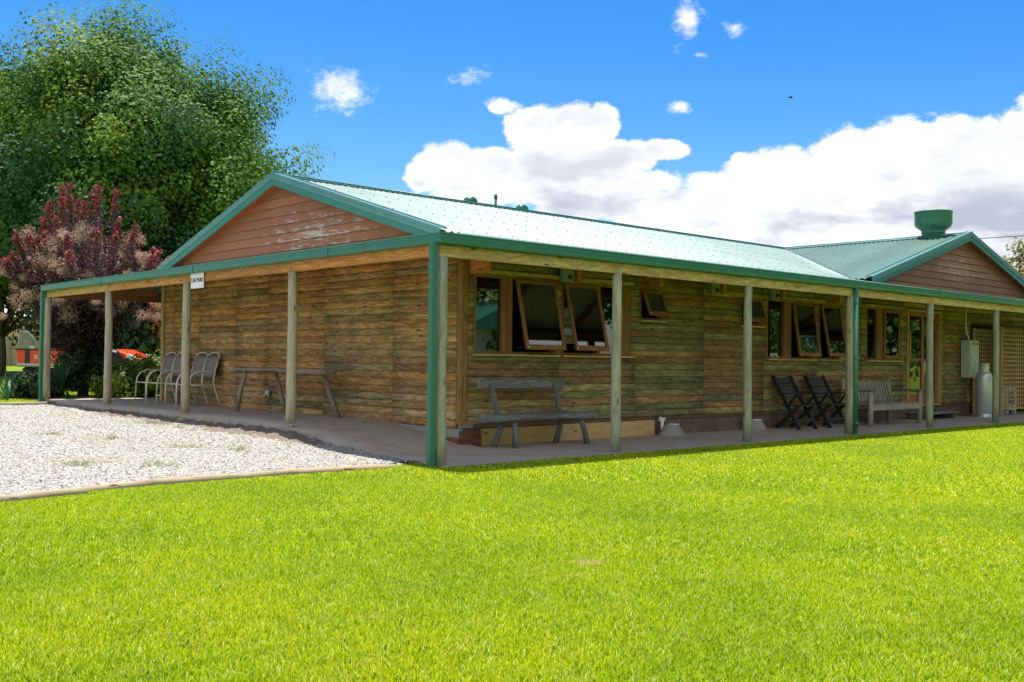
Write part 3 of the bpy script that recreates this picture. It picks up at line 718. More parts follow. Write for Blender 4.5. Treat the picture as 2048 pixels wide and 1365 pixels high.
# barges (gable end over the car-park side)
def barge(p_apex, p_low, out, parent, side_label=None):
    """p_apex, p_low: roof edge line; out: outward normal of the gable"""
    a, b_, o = Vector(p_apex), Vector(p_low), Vector(out).normalized()
    d = (b_-a).normalized()
    s_ = 1 if (d.y-d.x*abs(o.y)) > 0 else -1; a = a-d*(.05 if s_ > 0 else -.0)+o*(.0015*s_); up = Vector((0, 0, 1)); upn = (up-d*up.dot(d)).normalized()
    mb = MB(); h = .19
    mb.obox((a+b_)/2-upn*(h/2-.015)+o*.0, (b_-a)/2, o*.016, upn*h/2)
    board = mb.build('barge_board', M['barge'], parent, bevel=.002)
    mb = MB()
    mb.obox((a+b_)/2+upn*.028-o*.055, (b_-a)/2, o*.075, upn*.006)
    mb.obox((a+b_)/2-upn*.02+o*.0245, (b_-a)/2, o*.006, upn*.054)
    mb.obox((a+b_)/2-upn*.035+o*.034, (b_-a)/2, o*.0035, upn*.010)
    mb.obox((a+b_)/2+upn*.012+o*.034, (b_-a)/2, o*.0035, upn*.006)
    mb.obox((a+b_)/2+upn*.042-o*.10, (b_-a)/2, o*.008, upn*.009)
    mb.build('barge_capping', M['cap'], board)
    mb = MB()   # soffit edge rafter behind the board
    mb.obox((a+b_)/2-upn*.12-o*.13, (b_-a)/2, o*.11, upn*.012, (.9, .6, .4)); mb.build('soffit', M['frame'], parent)
barge((XB, YR, ZR+.02), (XB, EV-.05, ZE+.005), (-1, 0, 0), lodge); barge((XB, YR, ZR+.02), (XB, 2*YR-EV+.05, ZE+.005), (-1, 0, 0), lodge)
barge((XW, XB, ZR+.022), (XW-(YR-EV)-.05, XB, ZE+.007), (0, -1, 0), lodge); barge((XW, XB, ZR+.022), (XW+(YR-EV)+.05, XB, ZE+.007), (0, -1, 0), lodge)
# gable weatherboards
def gable_boards(axis, plane, c, mat, label):
    mb = MB(); z = 2.86; bh = .155
    while z < ZR-.05:
        def half(zz): return max(0, min((ZR-.03-zz)/SLP, YR-EV+.1))
        w0, w1 = half(z-.01), half(z+bh); t = .80+.35*random.random(); tn = (t, t*(.92+.1*random.random()), t*.97)
        js = [-w0, random.uniform(-.6, .6)*w0, w0] if random.random() < .5 else [-w0, w0]
        # board leaning out at its foot
        def P(a, o, zz): return (plane+o, c+a, zz) if axis == 1 else (c+a, plane+o, zz)
        q = [P(-w0, -.030, z-.01), P(w0, -.030, z-.01), P(w1, -.004, z+bh), P(-w1, -.004, z+bh)]
        r = random.random()*50
        uv = [(-w0+r, 0), (w0+r, 0), (w1+r, bh), (-w1+r, bh)]
        if axis == 1: q, uv = q[::-1], uv[::-1]
        mb.face(q, uv, tn)
        q = [P(-w0, .0, z-.01), P(w0, .0, z-.01), P(w0, -.030, z-.01), P(-w0, -.030, z-.01)]
        mb.face(q if axis == 0 else q[::-1], [(0, 0)]*4, (.25, .25, .25))
        z += bh
    mb.build('gable_wall', mat, lodge, label=label)
gable_boards(1, A-.06, YR, M['gable'], 'red-brown gable boards with peeling white paint')
gable_boards(0, A-.06, XW, M['gable2'], 'faded brown gable boards of the right wing')
mb = MB(); mb.prism([(A-.04, EV-.1, 2.8), (A-.04, 2*YR-EV+.1, 2.8), (A-.04, 2*YR-EV+.1, ZE-.05), (A-.04, YR, ZR-.03), (A-.04, EV-.1, ZE-.05)], (.06, 0, 0))
mb.build('gable_backing', M['plinthd'], lodge); mb = MB(); mb.prism([(XW-4.6, A-.04, 2.8), (XW+4.6, A-.04, 2.8), (XW+4.6, A-.04, ZE-.05), (XW, A-.04, ZR-.03), (XW-4.6, A-.04, ZE-.05)], (0, .06, 0)); mb.build('gable_backing', M['plinthd'], lodge)
# gutter: quad profile swept round the corner with mitres
GP = [(0.0, 2.495), (.085, 2.495), (.10, 2.505), (.108, 2.53), (.104, 2.533), (.104, 2.560), (.110, 2.563), (.110, 2.572), (.104, 2.575), (.104, 2.598), (.112, 2.602), (.118, 2.612), (.116, 2.622), (.104, 2.624), (.098, 2.612), (.096, 2.51), (.012, 2.505), (.010, 2.60), (0, 2.60)]
def gutter():
    mb = MB()
    def ring(px, py, sx_, sy_, dz=0): return [(px+sx_*o, py+sy_*o, z+dz) for o, z in GP]
    x_, y_ = -.012, -.012; YF = 13.065
    rings = [ring(22.5, y_, 0, -1), ring(x_, y_, -1, -1), ring(x_, YF, -1, 1), ring(22.5, YF, 0, 1)]
    for a, b_ in zip(rings[:-1], rings[1:]):
        n = len(a)
        for k in range(n):
            j = (k+1) % n
            mb.face([a[k], a[j], b_[j], b_[k]], [(0, k*.02), (0, j*.02), (9, j*.02), (9, k*.02)], (1, 1, 1), False)
    for y in (2.2, 6.1, 9.9): mb.box((x_-.1145, y, 2.508), (x_-.09, y+.035, 2.628))      # overlap joints
    for x in (6.0, 12.0, 18.0): mb.box((x, y_-.1145, 2.508), (x+.035, y_-.09, 2.628))
    mb.build('gutter', M['gutter'], lodge)
gutter()
# veranda beams
mb = MB(); sx = 2.9625
xs = [-.045]+[sx*i for i in range(1, 8)]+[22.5]
for a, b_ in zip(xs[:-1], xs[1:]):
    w = .8+.35*random.random(); mb.box((a+.002, -.028, 2.358), (b_-.002, .024, 2.492), (w, w, w*.85))
mb.each('veranda_beam', M['beam'], lodge, bevel=.004, label='pale yellow veranda beam along the lawn side')
mb = MB(); sy = 3.2634; ys = [.03]+[sy*i for i in (1, 2, 3)]+[13.08]
tl = [(1.15, .66, .34), (.95, .58, .36), (1.0, .7, .4), (1.05, .9, .55)]
for k, (a, b_) in enumerate(zip(ys[:-1], ys[1:])): mb.box((-.026, a+.002, 2.368), (.026, b_-.002, 2.50), tl[k])
mb.each('veranda_beam', M['beam'], lodge, bevel=.004, label='orange-stained veranda beam on the car-park side')
mb = MB(); mb.box((.03, 13.03, 2.37), (22.5, 13.08, 2.50)); 
for y in (11.6,): mb.box((.03, y, 2.42), (A-.06, y+.05, 2.56))
mb.each('veranda_beam', M['frame'], lodge, bevel=.004, label='dark beam at the far left end of the veranda')
# rafters
mb = MB()
def rz(d): return ZV-.015+SK*(d+.1)
for i in range(12):
    x = 1.86+i*1.8; mb.beam((x, .03, rz(0)-.075), (x, A+.05, rz(A)-.075), .045, .1)
for i in range(7):
    y = 1.9+i*1.6; mb.beam((.03, y, rz(0)-.075), (A+.05, y, rz(A)-.075), .045, .1)
mb.beam((0, 0, rz(0)-.08), (EV-.2, EV-.2, rz(EV)-.14), .05, .12); mb.beam((0, 13.05, rz(0)-.08), (EV-.2, 13.05-EV+.2, rz(EV)-.14), .05, .12)
mb.each('rafter', M['frame'], lodge)
# beam-end blocks out of the wall
for (x, y1, t) in ((1.93, 1.42, (1.3, .6, .4)), (3.91, 1.6, (.9, .5, .35)), (5.62, 1.42, (.8, .55, .4)), (7.55, 1.6, (.8, .6, .4)), (9.38, 1.6, (.8, .6, .4)), (11.1, 1.42, (.8, .6, .42))):
    mb = MB(); mb.box((x-.055, y1, 2.385), (x+.055, A-.01, 2.62), t); mb.build('beam_end', M['beam'], lodge, bevel=.005)
# posts
def post(x, y, z0, z1, r, tone_, label, shoe=True):
    mb = MB(); n = 9; cx = (random.random()-.5)*.02; P = []; RR = []
    for i in range(n):
        t = i/(n-1); P.append((x+cx*math.sin(t*3.1)+(random.random()-.5)*.005, y+(random.random()-.5)*.006, z0+(z1-z0)*t)); RR.append(r*(1.04-.1*t)*(1+.035*(random.random()-.5)))
    mb.tube(P, RR, 14, tone_, wob=.03)
    p = mb.build('veranda_post', M['post'], lodge, label=label)
    if shoe:
        s = MB(); s.tube([(x, y, z0-.09), (x, y, z0+.02)], .011, 8); s.box((x-.035, y-.035, z0-.006), (x+.035, y+.035, z0-.001)); s.build('post_pin', M['galv'], p)
pl = ['veranda post at the front corner', 'second veranda post along the lawn side', 'third post along the lawn side', 'fourth post along the lawn side, next to a downpipe', 'fifth post along the lawn side, in front of the door', 'sixth post along the lawn side, in front of the gas cylinder', 'seventh post along the lawn side']
tn = [(.84, .93, .84), (.94, .99, .92), (.82, .90, .80), (.76, .76, .64), (.78, .86, .76), (.75, .84, .68), (.75, .84, .68)]
for i in range(7): post(sx*i+(.012 if i == 0 else 0), 0, .02 if i else -.02, 2.357, .066 if i else .062, tn[i], pl[i], shoe=i > 0)
ll = ['veranda post left of the ramp, in front of the rustic table', 'veranda post under the car park sign', 'veranda post left of the metal chairs', 'leftmost veranda post at the far end']
for i in range(4): post(0, sy*(i+1), .30, 2.367, .068, [(1.0, .95, .83), (.96, .91, .80), (.98, .96, .88), (.93, .92, .84)][i], ll[i])
# concrete pads under car-park side posts
mb = MB()
for i in range(1, 5): mb.box((-.09, sy*i-.09, .05), (.09, sy*i+.09, .2135 if i < 4 else .2))
mb.each('post_pad', M['conc'], lodge, bevel=.01)
# downpipes
def downpipe(x, y, w, d, z0, z1, label, round_=False):
    mb = MB()
    if round_:
        mb.tube([(x, y, z0), (x, y, z1)], w/2, 16)
    else:
        mb.box((x-w/2, y-d/2, z0), (x+w/2, y+d/2, z1))
        for s in (-.25, .25): mb.box((x-w/2-.003, y+s*d-.006, z0), (x-w/2-.0005, y+s*d+.006, z1)); mb.box((x+s*w-.006, y-d/2-.003, z0), (x+s*w+.006, y-d/2-.0005, z1))
    p = mb.build('downpipe', M['gutter'], lodge, bevel=0 if round_ else .004, label=label)
    s = MB()
    for z in (.18, 1.28, 2.22): s.box((x-w/2-.006, y-d/2-.006, z), (x+w/2+.006, y+d/2+.006, z+.03)); s.box((x+w/2, y, z+.005), (x+w/2+.05, y+.012, z+.025))
    s.each('strap', M['gutter'], p)
downpipe(-.125, -.005, .072, .072, -.02, 2.50, 'green square downpipe at the front corner')
downpipe(3*sx+.10, -.055, .10, .10, .0, 2.50, 'round green downpipe beside the fourth post', True)
downpipe(-.08, 4*sy+.06, .09, .09, .2, 2.50, 'dark green downpipe at the far left corner')
# roof vents
def vent(x, y, z, r, h, label):
    mb = MB(); mb.lathe([(r*.62, -.5), (r*.62, h*.15), (r*.95, h*.15), (r, h*.25), (r, h*.55), (r*.85, h*.8), (r*.5, h*.95), (0, h)], (x, y, z), 20)
    v = mb.build('roof_vent', M['dkgreen'], lodge, label=label)
    return v
vent(6.35, 7.1, 4.33, .15, .22, 'left domed green roof vent behind the ridge'); vent(7.8, 7.1, 4.30, .145, .25, 'right domed green roof vent behind the ridge')
mb = MB(); mb.tube([(7.0, 7.05, 4.0), (7.0, 7.05, 4.60)], .028, 10); mb.tube([(7.0, 7.05, 4.56), (7.0, 7.05, 4.66)], .036, 10); mb.build('vent_pipe', M['dkgreen'], lodge, label='thin dark vent pipe between the two domed vents')
mb = MB(); q = 1.03
mb.lathe([(.26, -.35), (.26, .10), (.28, .11), (.28, .14), (.26, .15), (.30, .19), (.40, .27), (.43, .33), (.43, .60), (.445, .61), (.445, .63), (.42, .63), (.40, .35), (.2, .3), (0, .3)], (XW+.05, 2.42, 4.27), 32)
cw = mb.build('flue_cowl', M['gutter'], lodge, label='large flared green flue cowl on the wing ridge')
mb = MB(); mb.tube([(XW-.42, 2.2, 4.18), (XW-.33, 2.2, 4.45), (XW-.3, 2.25, 4.55)], .012, 6); mb.build('brace', M['dkgreen'], cw)

# ------------------------------------------------------------------ fittings on the wall
def wall_light(x, label):
    mb = MB(); mb.box((x-.12, A-.16, 2.37), (x+.12, A-.055, 2.60)); o = mb.build('wall_light', M['lightgrey'], bevel=.02)
    k = MB(); k.lathe([(0, 0), (.03, 0), (.034, .02), (.02, .05), (0, .05)], (x, A-.16, 2.44), 12, rot=Matrix.Rotation(R(90), 3, 'X')); k.build('sensor', M['black'], o)
    return tag(o, label, 'light', 'grey wall lights under the veranda')
wall_light(3.70, 'grey box light above the two big windows nearest the corner')
wall_light(7.32, 'grey box light on the blank wall between the small windows')
wall_light(9.15, 'grey box light above the window with the curtain')
mb = MB(); mb.box((17.0, 1.5, .91), (17.46, A-.05, 1.79)); mbx = mb.build('meter_box', M['boxgrey'], bevel=.008)
tag(mbx, 'tall pale green-grey metal box on the wall beside the gas cylinder', 'utility box')
mb = MB(); mb.box((17.015, 1.488, .93), (17.445, 1.4995, 1.775)); dd = mb.build('box_door', M['boxgrey'], mbx, bevel=.003)
mb = MB()
for i in range(2): mb.box((17.08+i*.2, 1.485, 1.68), (17.19+i*.2, 1.4875, 1.73), (.7, .7, .7))
mb.box((17.03, 1.484, 1.32), (17.05, 1.4875, 1.36), (.3, .3, .3)); mb.build('vent_slots', M['lightgrey'], mbx)
mb = MB(); mb.tube([(17.2, 1.62, 1.78), (17.2, 1.62, 1.86), (17.16, 1.66, 1.95), (17.15, 1.67, 2.1), (17.15, 1.67, 2.66)], .022, 10); tag(mb.build('conduit', M['chairm']), 'white conduit running up from the grey metal box', 'pipe')
# gas cylinder
gc = empty('gas_cylinder', (17.05, 1.2, 0), 0, 'tall silver gas cylinder standing in front of the lattice', 'gas cylinder')
mb = MB(); r = .185
mb.lathe([(0, .06), (r*.8, .06), (r, .10), (r, .90), (r*.97, .97), (r*.8, 1.03), (r*.5, 1.07), (.05, 1.08), (0, 1.08)], (0, 0, 0), 28); mb.build('tank', M['galv'], gc)
mb = MB(); mb.lathe([(r*.9, 0), (r*.9, .1), (r*.86, .1), (r*.86, 0)], (0, 0, 0), 28); mb.build('foot_ring', M['galv'], gc)
mb = MB(); mb.lathe([(r*.62, 1.04), (r*.62, 1.24), (r*.66, 1.25), (r*.58, 1.25), (r*.58, 1.04)], (0, 0, 0), 28); mb.build('collar', M['galv'], gc)
mb = MB(); mb.tube([(0, 0, 1.06), (0, 0, 1.18)], .025, 8); mb.build('valve', M['sill'], gc)
mb = MB()
for i in range(7):
    z = .50+i*.045
    for a0, a1 in ((-1.15, -1.05), (-1.0, -.93), (-.9, -.8)):
        mb.face([(r*1.004*math.cos(a), r*1.004*math.sin(a), zz) for a, zz in ((a0, z), (a1, z), (a1, z+.028), (a0, z+.028))], [(0, 0)]*4, (1, 1, 1))
mb.build('stencil_marks', M['ink'], gc)
# lattice screens
def lattice(name, x0, x1, z0, z1, y, label, step, stepz):
    e = empty(name, (x0, y, 0), 0, label, 'lattice', 'timber lattice screens')
    mb = MB(); lattice_mesh(mb, .05, x1-x0-.05, z0, z1, 0, step, .036, .009, stepz=stepz); mb.build('slats', M['lattice'], e)
    mb = MB(); mb.box((-.03, -.02, .02), (.035, .03, z1+.01)); mb.box((x1-x0-.035, -.02, .02), (x1-x0+.03, .03, z1+.01)); mb.build('frame', M['lattice'], e, bevel=.003)
lattice('lattice_screen', 17.62, 19.2, .12, 2.08, A-.09, 'rear lattice screen behind the grey box and gas cylinder', .1, .1)
lattice('lattice_screen', 17.92, 21.5, .16, 2.12, 1.15, 'front lattice screen at the right edge of the photo', .115, .103)
# small things behind the lattice
mb = MB(); mb.box((19.0, 1.45, .1), (19.6, 1.6, .7)); mb.box((19.05, 1.46, 0), (19.1, 1.58, .0995)); mb.box((19.5, 1.46, 0), (19.55, 1.58, .0995)); ac = mb.build('air_conditioner', M['white'], bevel=.01); tag(ac, 'white unit glimpsed behind the front lattice screen', 'air conditioner')
mb = MB(); mb.lathe([(0, 0), (.2, 0), (.2, .01), (0, .012)], (19.25, 1.449, .4), 20, rot=Matrix.Rotation(R(90), 3, 'X')); mb.build('fan_grille', M['black'], ac)
# power outlet on the gable-end wall
mb = MB(); mb.box((A-.085, 6.93, .50), (A-.045, 7.03, .62)); o = mb.build('power_outlet', M['boxgrey'], bevel=.006); tag(o, 'small grey outdoor power outlet low on the wall behind the rustic table', 'outlet')
mb = MB(); mb.box((A-.092, 6.95, .49), (A-.0855, 7.01, .54)); mb.build('socket_cover', M['black'], o)
# concrete pipe pits
def pit(x, label):
    e = empty('drain_pit', (x, 1.52, 0), 0, label, 'drain', 'concrete drain pits against the plinth')
    mb = MB(); n = 20; s = []
    P = [(.29, 0), (.27, .03), (.15, .165), (.135, .175), (.0, .178)]
    mb.lathe(P, (0, 0, 0), n); o = mb.build('surround', M['conc'], e); o.scale = (1, .62, 1)
    mb = MB(); mb.tube([(-.13, .1, .08), (-.13, .1, .24)], .026, 12); mb.tube([(-.19, .1, .255), (-.07, .1, .255)], .028, 12); mb.tube([(-.17, .1, .27), (-.17, .1, .30)], .026, 10); mb.tube([(-.08, .1, .27), (-.08, .1, .29)], .022, 10); mb.build('pipe', M['pvc'], e)
    mb = MB(); mb.lathe([(0, 0), (.1, 0), (.1, .014), (0, .016)], (.03, 0, .175), 16); mb.build('cap', M['white'], e)
pit(6.02, 'concrete drain surround with white pipes, just right of the second post')
pit(8.36, 'concrete drain surround with white pipes, half behind the third post')
# sign
def text(name, s, size, mat, parent, M4, ext=.002, sxx=1.0):
    c = bpy.data.curves.new(name, 'FONT'); c.body = s; c.size = size; c.extrude = ext; c.align_x = 'CENTER'; c.align_y = 'CENTER'
    t = bpy.data.objects.new(name, c); COL.objects.link(t); bpy.context.view_layer.update()
    me = bpy.data.meshes.new_from_object(t); bpy.data.objects.remove(t); me.materials.clear(); me.materials.append(mat)
    at = me.attributes.new('tone', 'FLOAT_COLOR', 'FACE'); at.data.foreach_set('color', [1.0]*4*len(me.polygons))
    o = bpy.data.objects.new(name, me); COL.objects.link(o); o.parent = parent; o.matrix_local = M4 @ Matrix.Diagonal((sxx, 1, 1, 1)); return o
mb = MB(); mb.box((-.052, 5.86, 2.26), (-.040, 6.30, 2.505)); sg = mb.build('sign', M['white'], bevel=.002)
tag(sg, 'small white sign reading CAR PARK under the gutter', 'sign')
ML = Matrix.Translation((-.0545, 6.08, 2.385)) @ Matrix(((0, 0, -1, 0), (-1, 0, 0, 0), (0, 1, 0, 0), (0, 0, 0, 1)))
text('lettering', 'CAR PARK', .098, M['ink'], sg, ML, sxx=.92)

# ------------------------------------------------------------------ furniture
# rustic bench by the corner window
rb = empty('rustic_bench', (2.62, 1.3, 0), R(-1.5), 'grey weathered log bench with a plank back under the corner window', 'bench')
def slab(mb, x0, x1, y0, y1, z, th, seed, tone_=(1, 1, 1), n=26, under=.03, m=10):
    """live-edge slab: wavy front, back and underside"""
    rs = np.random.default_rng(seed); ph = rs.random(8)*6.28
    def w(t, a, f, p): return a*math.sin(t*f+p)+.5*a*math.sin(t*f*2.3+p*1.7)
    rings = []
    for i in range(n+1):
        t = i/n; x = x0+(x1-x0)*t; e = min(1, min(t, 1-t)*14+.45)
        ya = y0+w(t, .018, 9, ph[0]); yb = y1+w(t, .015, 8, ph[1]); cy = (ya+yb)/2; hy = (yb-ya)/2*e
        zb = -th+w(t, under*.5, 7, ph[2])+.008*(rs.random()-.5); zt = w(t, .004, 5, ph[3])
        ring = []
        for k in range(m):
            a = 2*math.pi*k/m; c, s_ = math.cos(a), math.sin(a)
            c = math.copysign(abs(c)**.55, c); s_ = math.copysign(abs(s_)**.55, s_)
            ring.append(Vector((x, cy+hy*c, z+(zt if s_ > 0 else 0)+(-th/2+ (th/2)*s_ if s_ > 0 else -th/2+(-(zb+th/2))*s_*1.0)*1.0)))
        rings.append(ring)
    for i in range(n):
        for k in range(m):
            j = (k+1) % m
            mb.face([rings[i][k], rings[i+1][k], rings[i+1][j], rings[i][j]], [(i*(x1-x0)/n, k*.06), ((i+1)*(x1-x0)/n, k*.06), ((i+1)*(x1-x0)/n, k*.06+.06), (i*(x1-x0)/n, k*.06+.06)], tone_, True)
    mb.face(rings[0], [(0, .01*k) for k in range(m)], tone_); mb.face(rings[-1][::-1], [(0, .01*k) for k in range(m)], tone_)
mb = MB(); slab(mb, -.86, 1.12, -.26, .16, .46, .095, 3); mb.build('seat', M['grey'], rb)
mb = MB(); mb.obox((.0, .15, .865), (.80, 0, -.004), (0, .022, .004), (.012, -.01, .062)); mb.build('backrest', M['grey'], rb, bevel=.006)
for x0_, x1_ in ((-.52, -.60), (.64, .60)):
    mb = MB(); mb.tube([(x0_, .08, .42), ((x0_+x1_)/2+.01, .10, .65), (x1_, .125, .87)], [.036, .032, .03], 9, wob=.06); mb.build('back_support', M['grey'], rb)
for i, (a, b_) in enumerate((((-.42, -.16, .40), (-.36, -.12, .0)), ((.83, -.17, .38), (1.0, -.14, 0)), ((-.42, .06, .40), (-.50, .17, 0)), ((.68, .06, .38), (.66, .17, 0)))):
    mb = MB(); a, b_ = Vector(a), Vector(b_); mb.tube([a, (a+b_)/2+Vector((.008, 0, 0)), b_], [.038, .042, .046], 9, wob=.08); mb.build('leg', M['grey'], rb)
# rustic table
rt = empty('rustic_table', (1.3, 5.75, .27), R(90), 'long live-edge timber slab table against the golden log wall', 'table')
mb = MB(); slab(mb, -1.42, 1.52, -.22, .22, .755, .085, 11, n=34, under=.045); mb.build('tabletop', M['greyb'], rt)
for a, b_ in (((.98, .14, .70), (1.1, .24, 0)), ((.45, -.12, .69), (.3, -.24, 0)), ((-1.05, -.1, .68), (-1.28, -.25, 0)), ((-.62, .12, .68), (-.60, .2, 0))):
    mb = MB(); a, b_ = Vector(a), Vector(b_); mb.tube([a, (a+b_)/2+Vector((.012, .005, 0)), b_], [.032, .038, .042], 9, wob=.06); mb.build('leg', M['greyb'], rt)
# metal sling chairs facing the car park
def metal_chair(loc, rz, label):
    c = empty('sling_chair', loc, rz, label, 'chair', 'metal garden chairs against the log wall')
    # local: facing +Y ... seat depth along y, width along x
    hw = .235
    for s in (-1, 1):
        x = s*hw; mb = MB()
        mb.tube([(x, .30, 0), (x, .29, .38), (x, .27, .50), (x, .20, .60), (x, .08, .645), (x, -.14, .64), (x, -.20, .62)], .0125, 8); mb.build('arm', M['chairm'], c)
        mb = MB(); mb.tube([(x, -.36, 0), (x, -.30, .12), (x, -.235, .30), (x, -.20, .44), (x, -.23, .66), (x, -.31, .93)], .0125, 8); mb.build('rear_leg', M['chairm'], c)
        mb = MB(); mb.tube([(x*.98, .29, .40), (x*.98, -.21, .385)], .011, 8); mb.build('seat_rail', M['chairm'], c)
    mb = MB(); mb.tube([(-hw, -.31, .93), (-hw*.75, -.33, .975), (-hw*.35, -.338, .995), (0, -.34, 1.0), (hw*.35, -.338, .995), (hw*.75, -.33, .975), (hw, -.31, .93)], .0125, 8); mb.build('top_rail', M['chairm'], c); mb = MB(); mb.tube([(-hw, .29, .40), (hw, .29, .40)], .011, 8); mb.build('front_rail', M['chairm'], c)
    mb = MB(); n = 8; pr = [(-.222, .52), (-.225, .62), (-.25, .74), (-.285, .86), (-.305, .93)]
    for (y0, z0), (y1, z1) in zip(pr[:-1], pr[1:]): mb.face([(-hw, y0, z0), (hw, y0, z0), (hw, y1, z1), (-hw, y1, z1)], [(0, z0), (.47, z0), (.47, z1), (0, z1)], (1, 1, 1), True)
    b_ = mb.build('backrest', M['mesh'], c); s = b_.modifiers.new('thick', 'SOLIDIFY'); s.thickness = .006
    mb = MB(); pr = [(.29, .408), (.15, .395), (0, .388), (-.15, .388), (-.2, .395)]
    for (y0, z0), (y1, z1) in zip(pr[:-1], pr[1:]): mb.face([(-hw, y0, z0), (hw, y0, z0), (hw, y1, z1), (-hw, y1, z1)], [(0, y0), (.47, y0), (.47, y1), (0, y1)], (1, 1, 1), True)
    b_ = mb.build('seat', M['mesh'], c); s = b_.modifiers.new('thick', 'SOLIDIFY'); s.thickness = .006
    return c
mc = metal_chair((1.34, 10.80, .27), R(90), 'leftmost of the four metal sling chairs')
for (y, lab) in ((10.28, 'second metal sling chair from the left, touching the leftmost one'), (9.42, 'third metal sling chair from the left, just right of the post with the sign'), (8.93, 'rightmost of the four metal sling chairs')):
    c = copy_tree(mc); c.location = (1.34, y, .27); c['label'] = lab
# black folding slat chairs
def black_chair(loc, rz, label):
    c = empty('folding_chair', loc, rz, label, 'chair', 'dark timber folding chairs')
    hw = .25
    for s in (-1, 1):
        mb = MB(); mb.beam((s*hw, -.34, .96), (s*hw, .26, 0), .035, .075, up=(0, 1, 0)); mb.build('back_stile', M['blk'], c)
        mb = MB(); mb.beam((s*(hw-.035), .22, .44), (s*(hw-.035), -.28, 0), .032, .07, up=(0, 1, 0)); mb.build('leg', M['blk'], c)
        mb = MB(); mb.beam((s*(hw+.03), .27, .64), (s*(hw+.03), -.22, .64), .06, .022); mb.beam((s*(hw+.028), .2, .63), (s*(hw+.028), .0, .40), .025, .04, up=(0, 1, 0)); mb.build('armrest', M['blk'], c)
    mb = MB()
    for i in range(6):
        t = i/5; mb.beam((-hw+.016, -.305+.19*t, .91-.33*t), (hw-.016, -.305+.19*t, .91-.33*t), .02, .052, up=(0, -.5, .85))
    mb.build('backrest', M['blk'], c)
    mb = MB()
    for i in range(6): mb.box((-hw+.02, -.14+i*.075, .405+.004*i), (hw-.02, -.14+i*.075+.055, .427+.004*i))
    mb.build('seat', M['blk'], c)
    mb = MB(); mb.beam((-hw, .19, .17), (hw, .19, .17), .02, .05); mb.beam((-hw+.03, -.18, .12), (hw-.03, -.18, .12), .02, .04); mb.build('stretcher', M['blk'], c)
    return c
bc = black_chair((9.33, 1.3, 0), R(176), 'dark folding timber chair, the left one of the pair')
c2 = copy_tree(bc); c2.location = (10.36, 1.27, 0); c2.rotation_euler[2] = R(172); c2['label'] = 'dark folding timber chair right of its twin, beside the round downpipe'
# slatted log bench by the door
sb = empty('slatted_bench', (12.2, 1.15, 0), R(0), 'pale bleached slatted bench with log legs left of the door', 'bench')
for (x, y, h, lab) in ((-.98, -.28, .66, None), (1.02, -.28, .66, None), (-.95, .3, .90, None), (.85, .3, .90, None)):
    mb = MB(); mb.tube([(x, y, 0), (x+.01, y, h*.5), (x, y+(.03 if y > 0 else 0), h)], [.055, .052, .05], 10, wob=.08); mb.build('leg', M['teak'], sb)
mb = MB()
for i in range(17):
    x = -.86+i*1.66/16; mb.beam((x, .22, .44), (x-.02, .33, .87), .055, .02, up=(0, -1, 0), tone=tuple([.8+.35*random.random()]*3))
mb.build('backrest', M['teak'], sb)
mb = MB(); mb.beam((-.95, .335, .80), (.85, .335, .80), .03, .06); mb.build('back_rail', M['teak'], sb)
mb = MB()
for i in range(24):
    x = -.93+i*1.85/23; mb.box((x-.025, -.27, .41), (x+.025, .22, .43), tuple([.8+.35*random.random()]*3))
mb.build('seat', M['teak'], sb)
mb = MB(); mb.box((-.93, -.32, .30), (.97, -.285, .408)); mb.box((-.93, .2, .30), (.82, .23, .408)); mb.build('seat_rail', M['teak'], sb, bevel=.006)
for x in (-.98, 1.0):
    mb = MB(); slab(mb, -.36, .40, -.045, .045, .0, .035, 5, n=10, under=.01); o = mb.build('armrest', M['grey'], sb); o.rotation_euler = (0, 0, R(90)); o.location = (x if x < 0 else .94, 0, .70)
# bunk bed seen through the open sash
bb = empty('bunk_bed', (4.4, 2.55, .28), 0, 'bunk bed with pale bedding behind the open window', 'bed')
mb = MB(); mb.box((-.35, -.4, 1.30), (1.2, .4, 1.44)); mb.build('mattress', M['pillow'], bb, bevel=.03)
mb = MB(); mb.box((-.35, -.45, 1.18), (1.2, -.41, 1.29)); mb.box((-.35, -.45, 1.46), (1.2, -.41, 1.54)); 
for x in (-.38, 1.2): mb.box((x-.035, -.46, 0), (x+.035, -.39, 1.8))
mb.box((-.38, .4, 1.2), (1.2, .44, 1.56)); mb.build('bed_frame', M['beam'], bb)
mb = MB(); mb.lathe([(0, 0), (.3, .02), (.34, .09), (.3, .17), (0, .2)], (0, 0, 0), 16); p = mb.build('pillow', M['pillow'], bb); p.location = (.1, -.12, 1.56); p.scale = (1.1, .8, 1.1)
mb = MB(); mb.box((0, 0, 0), (2.6, .7, .16)); o = mb.build('mattress', M['bedblue'], bevel=.03); o.location = (2.75, 2.2, 1.02); tag(o, 'bright blue mattress inside, low behind the open sashes', 'mattress')

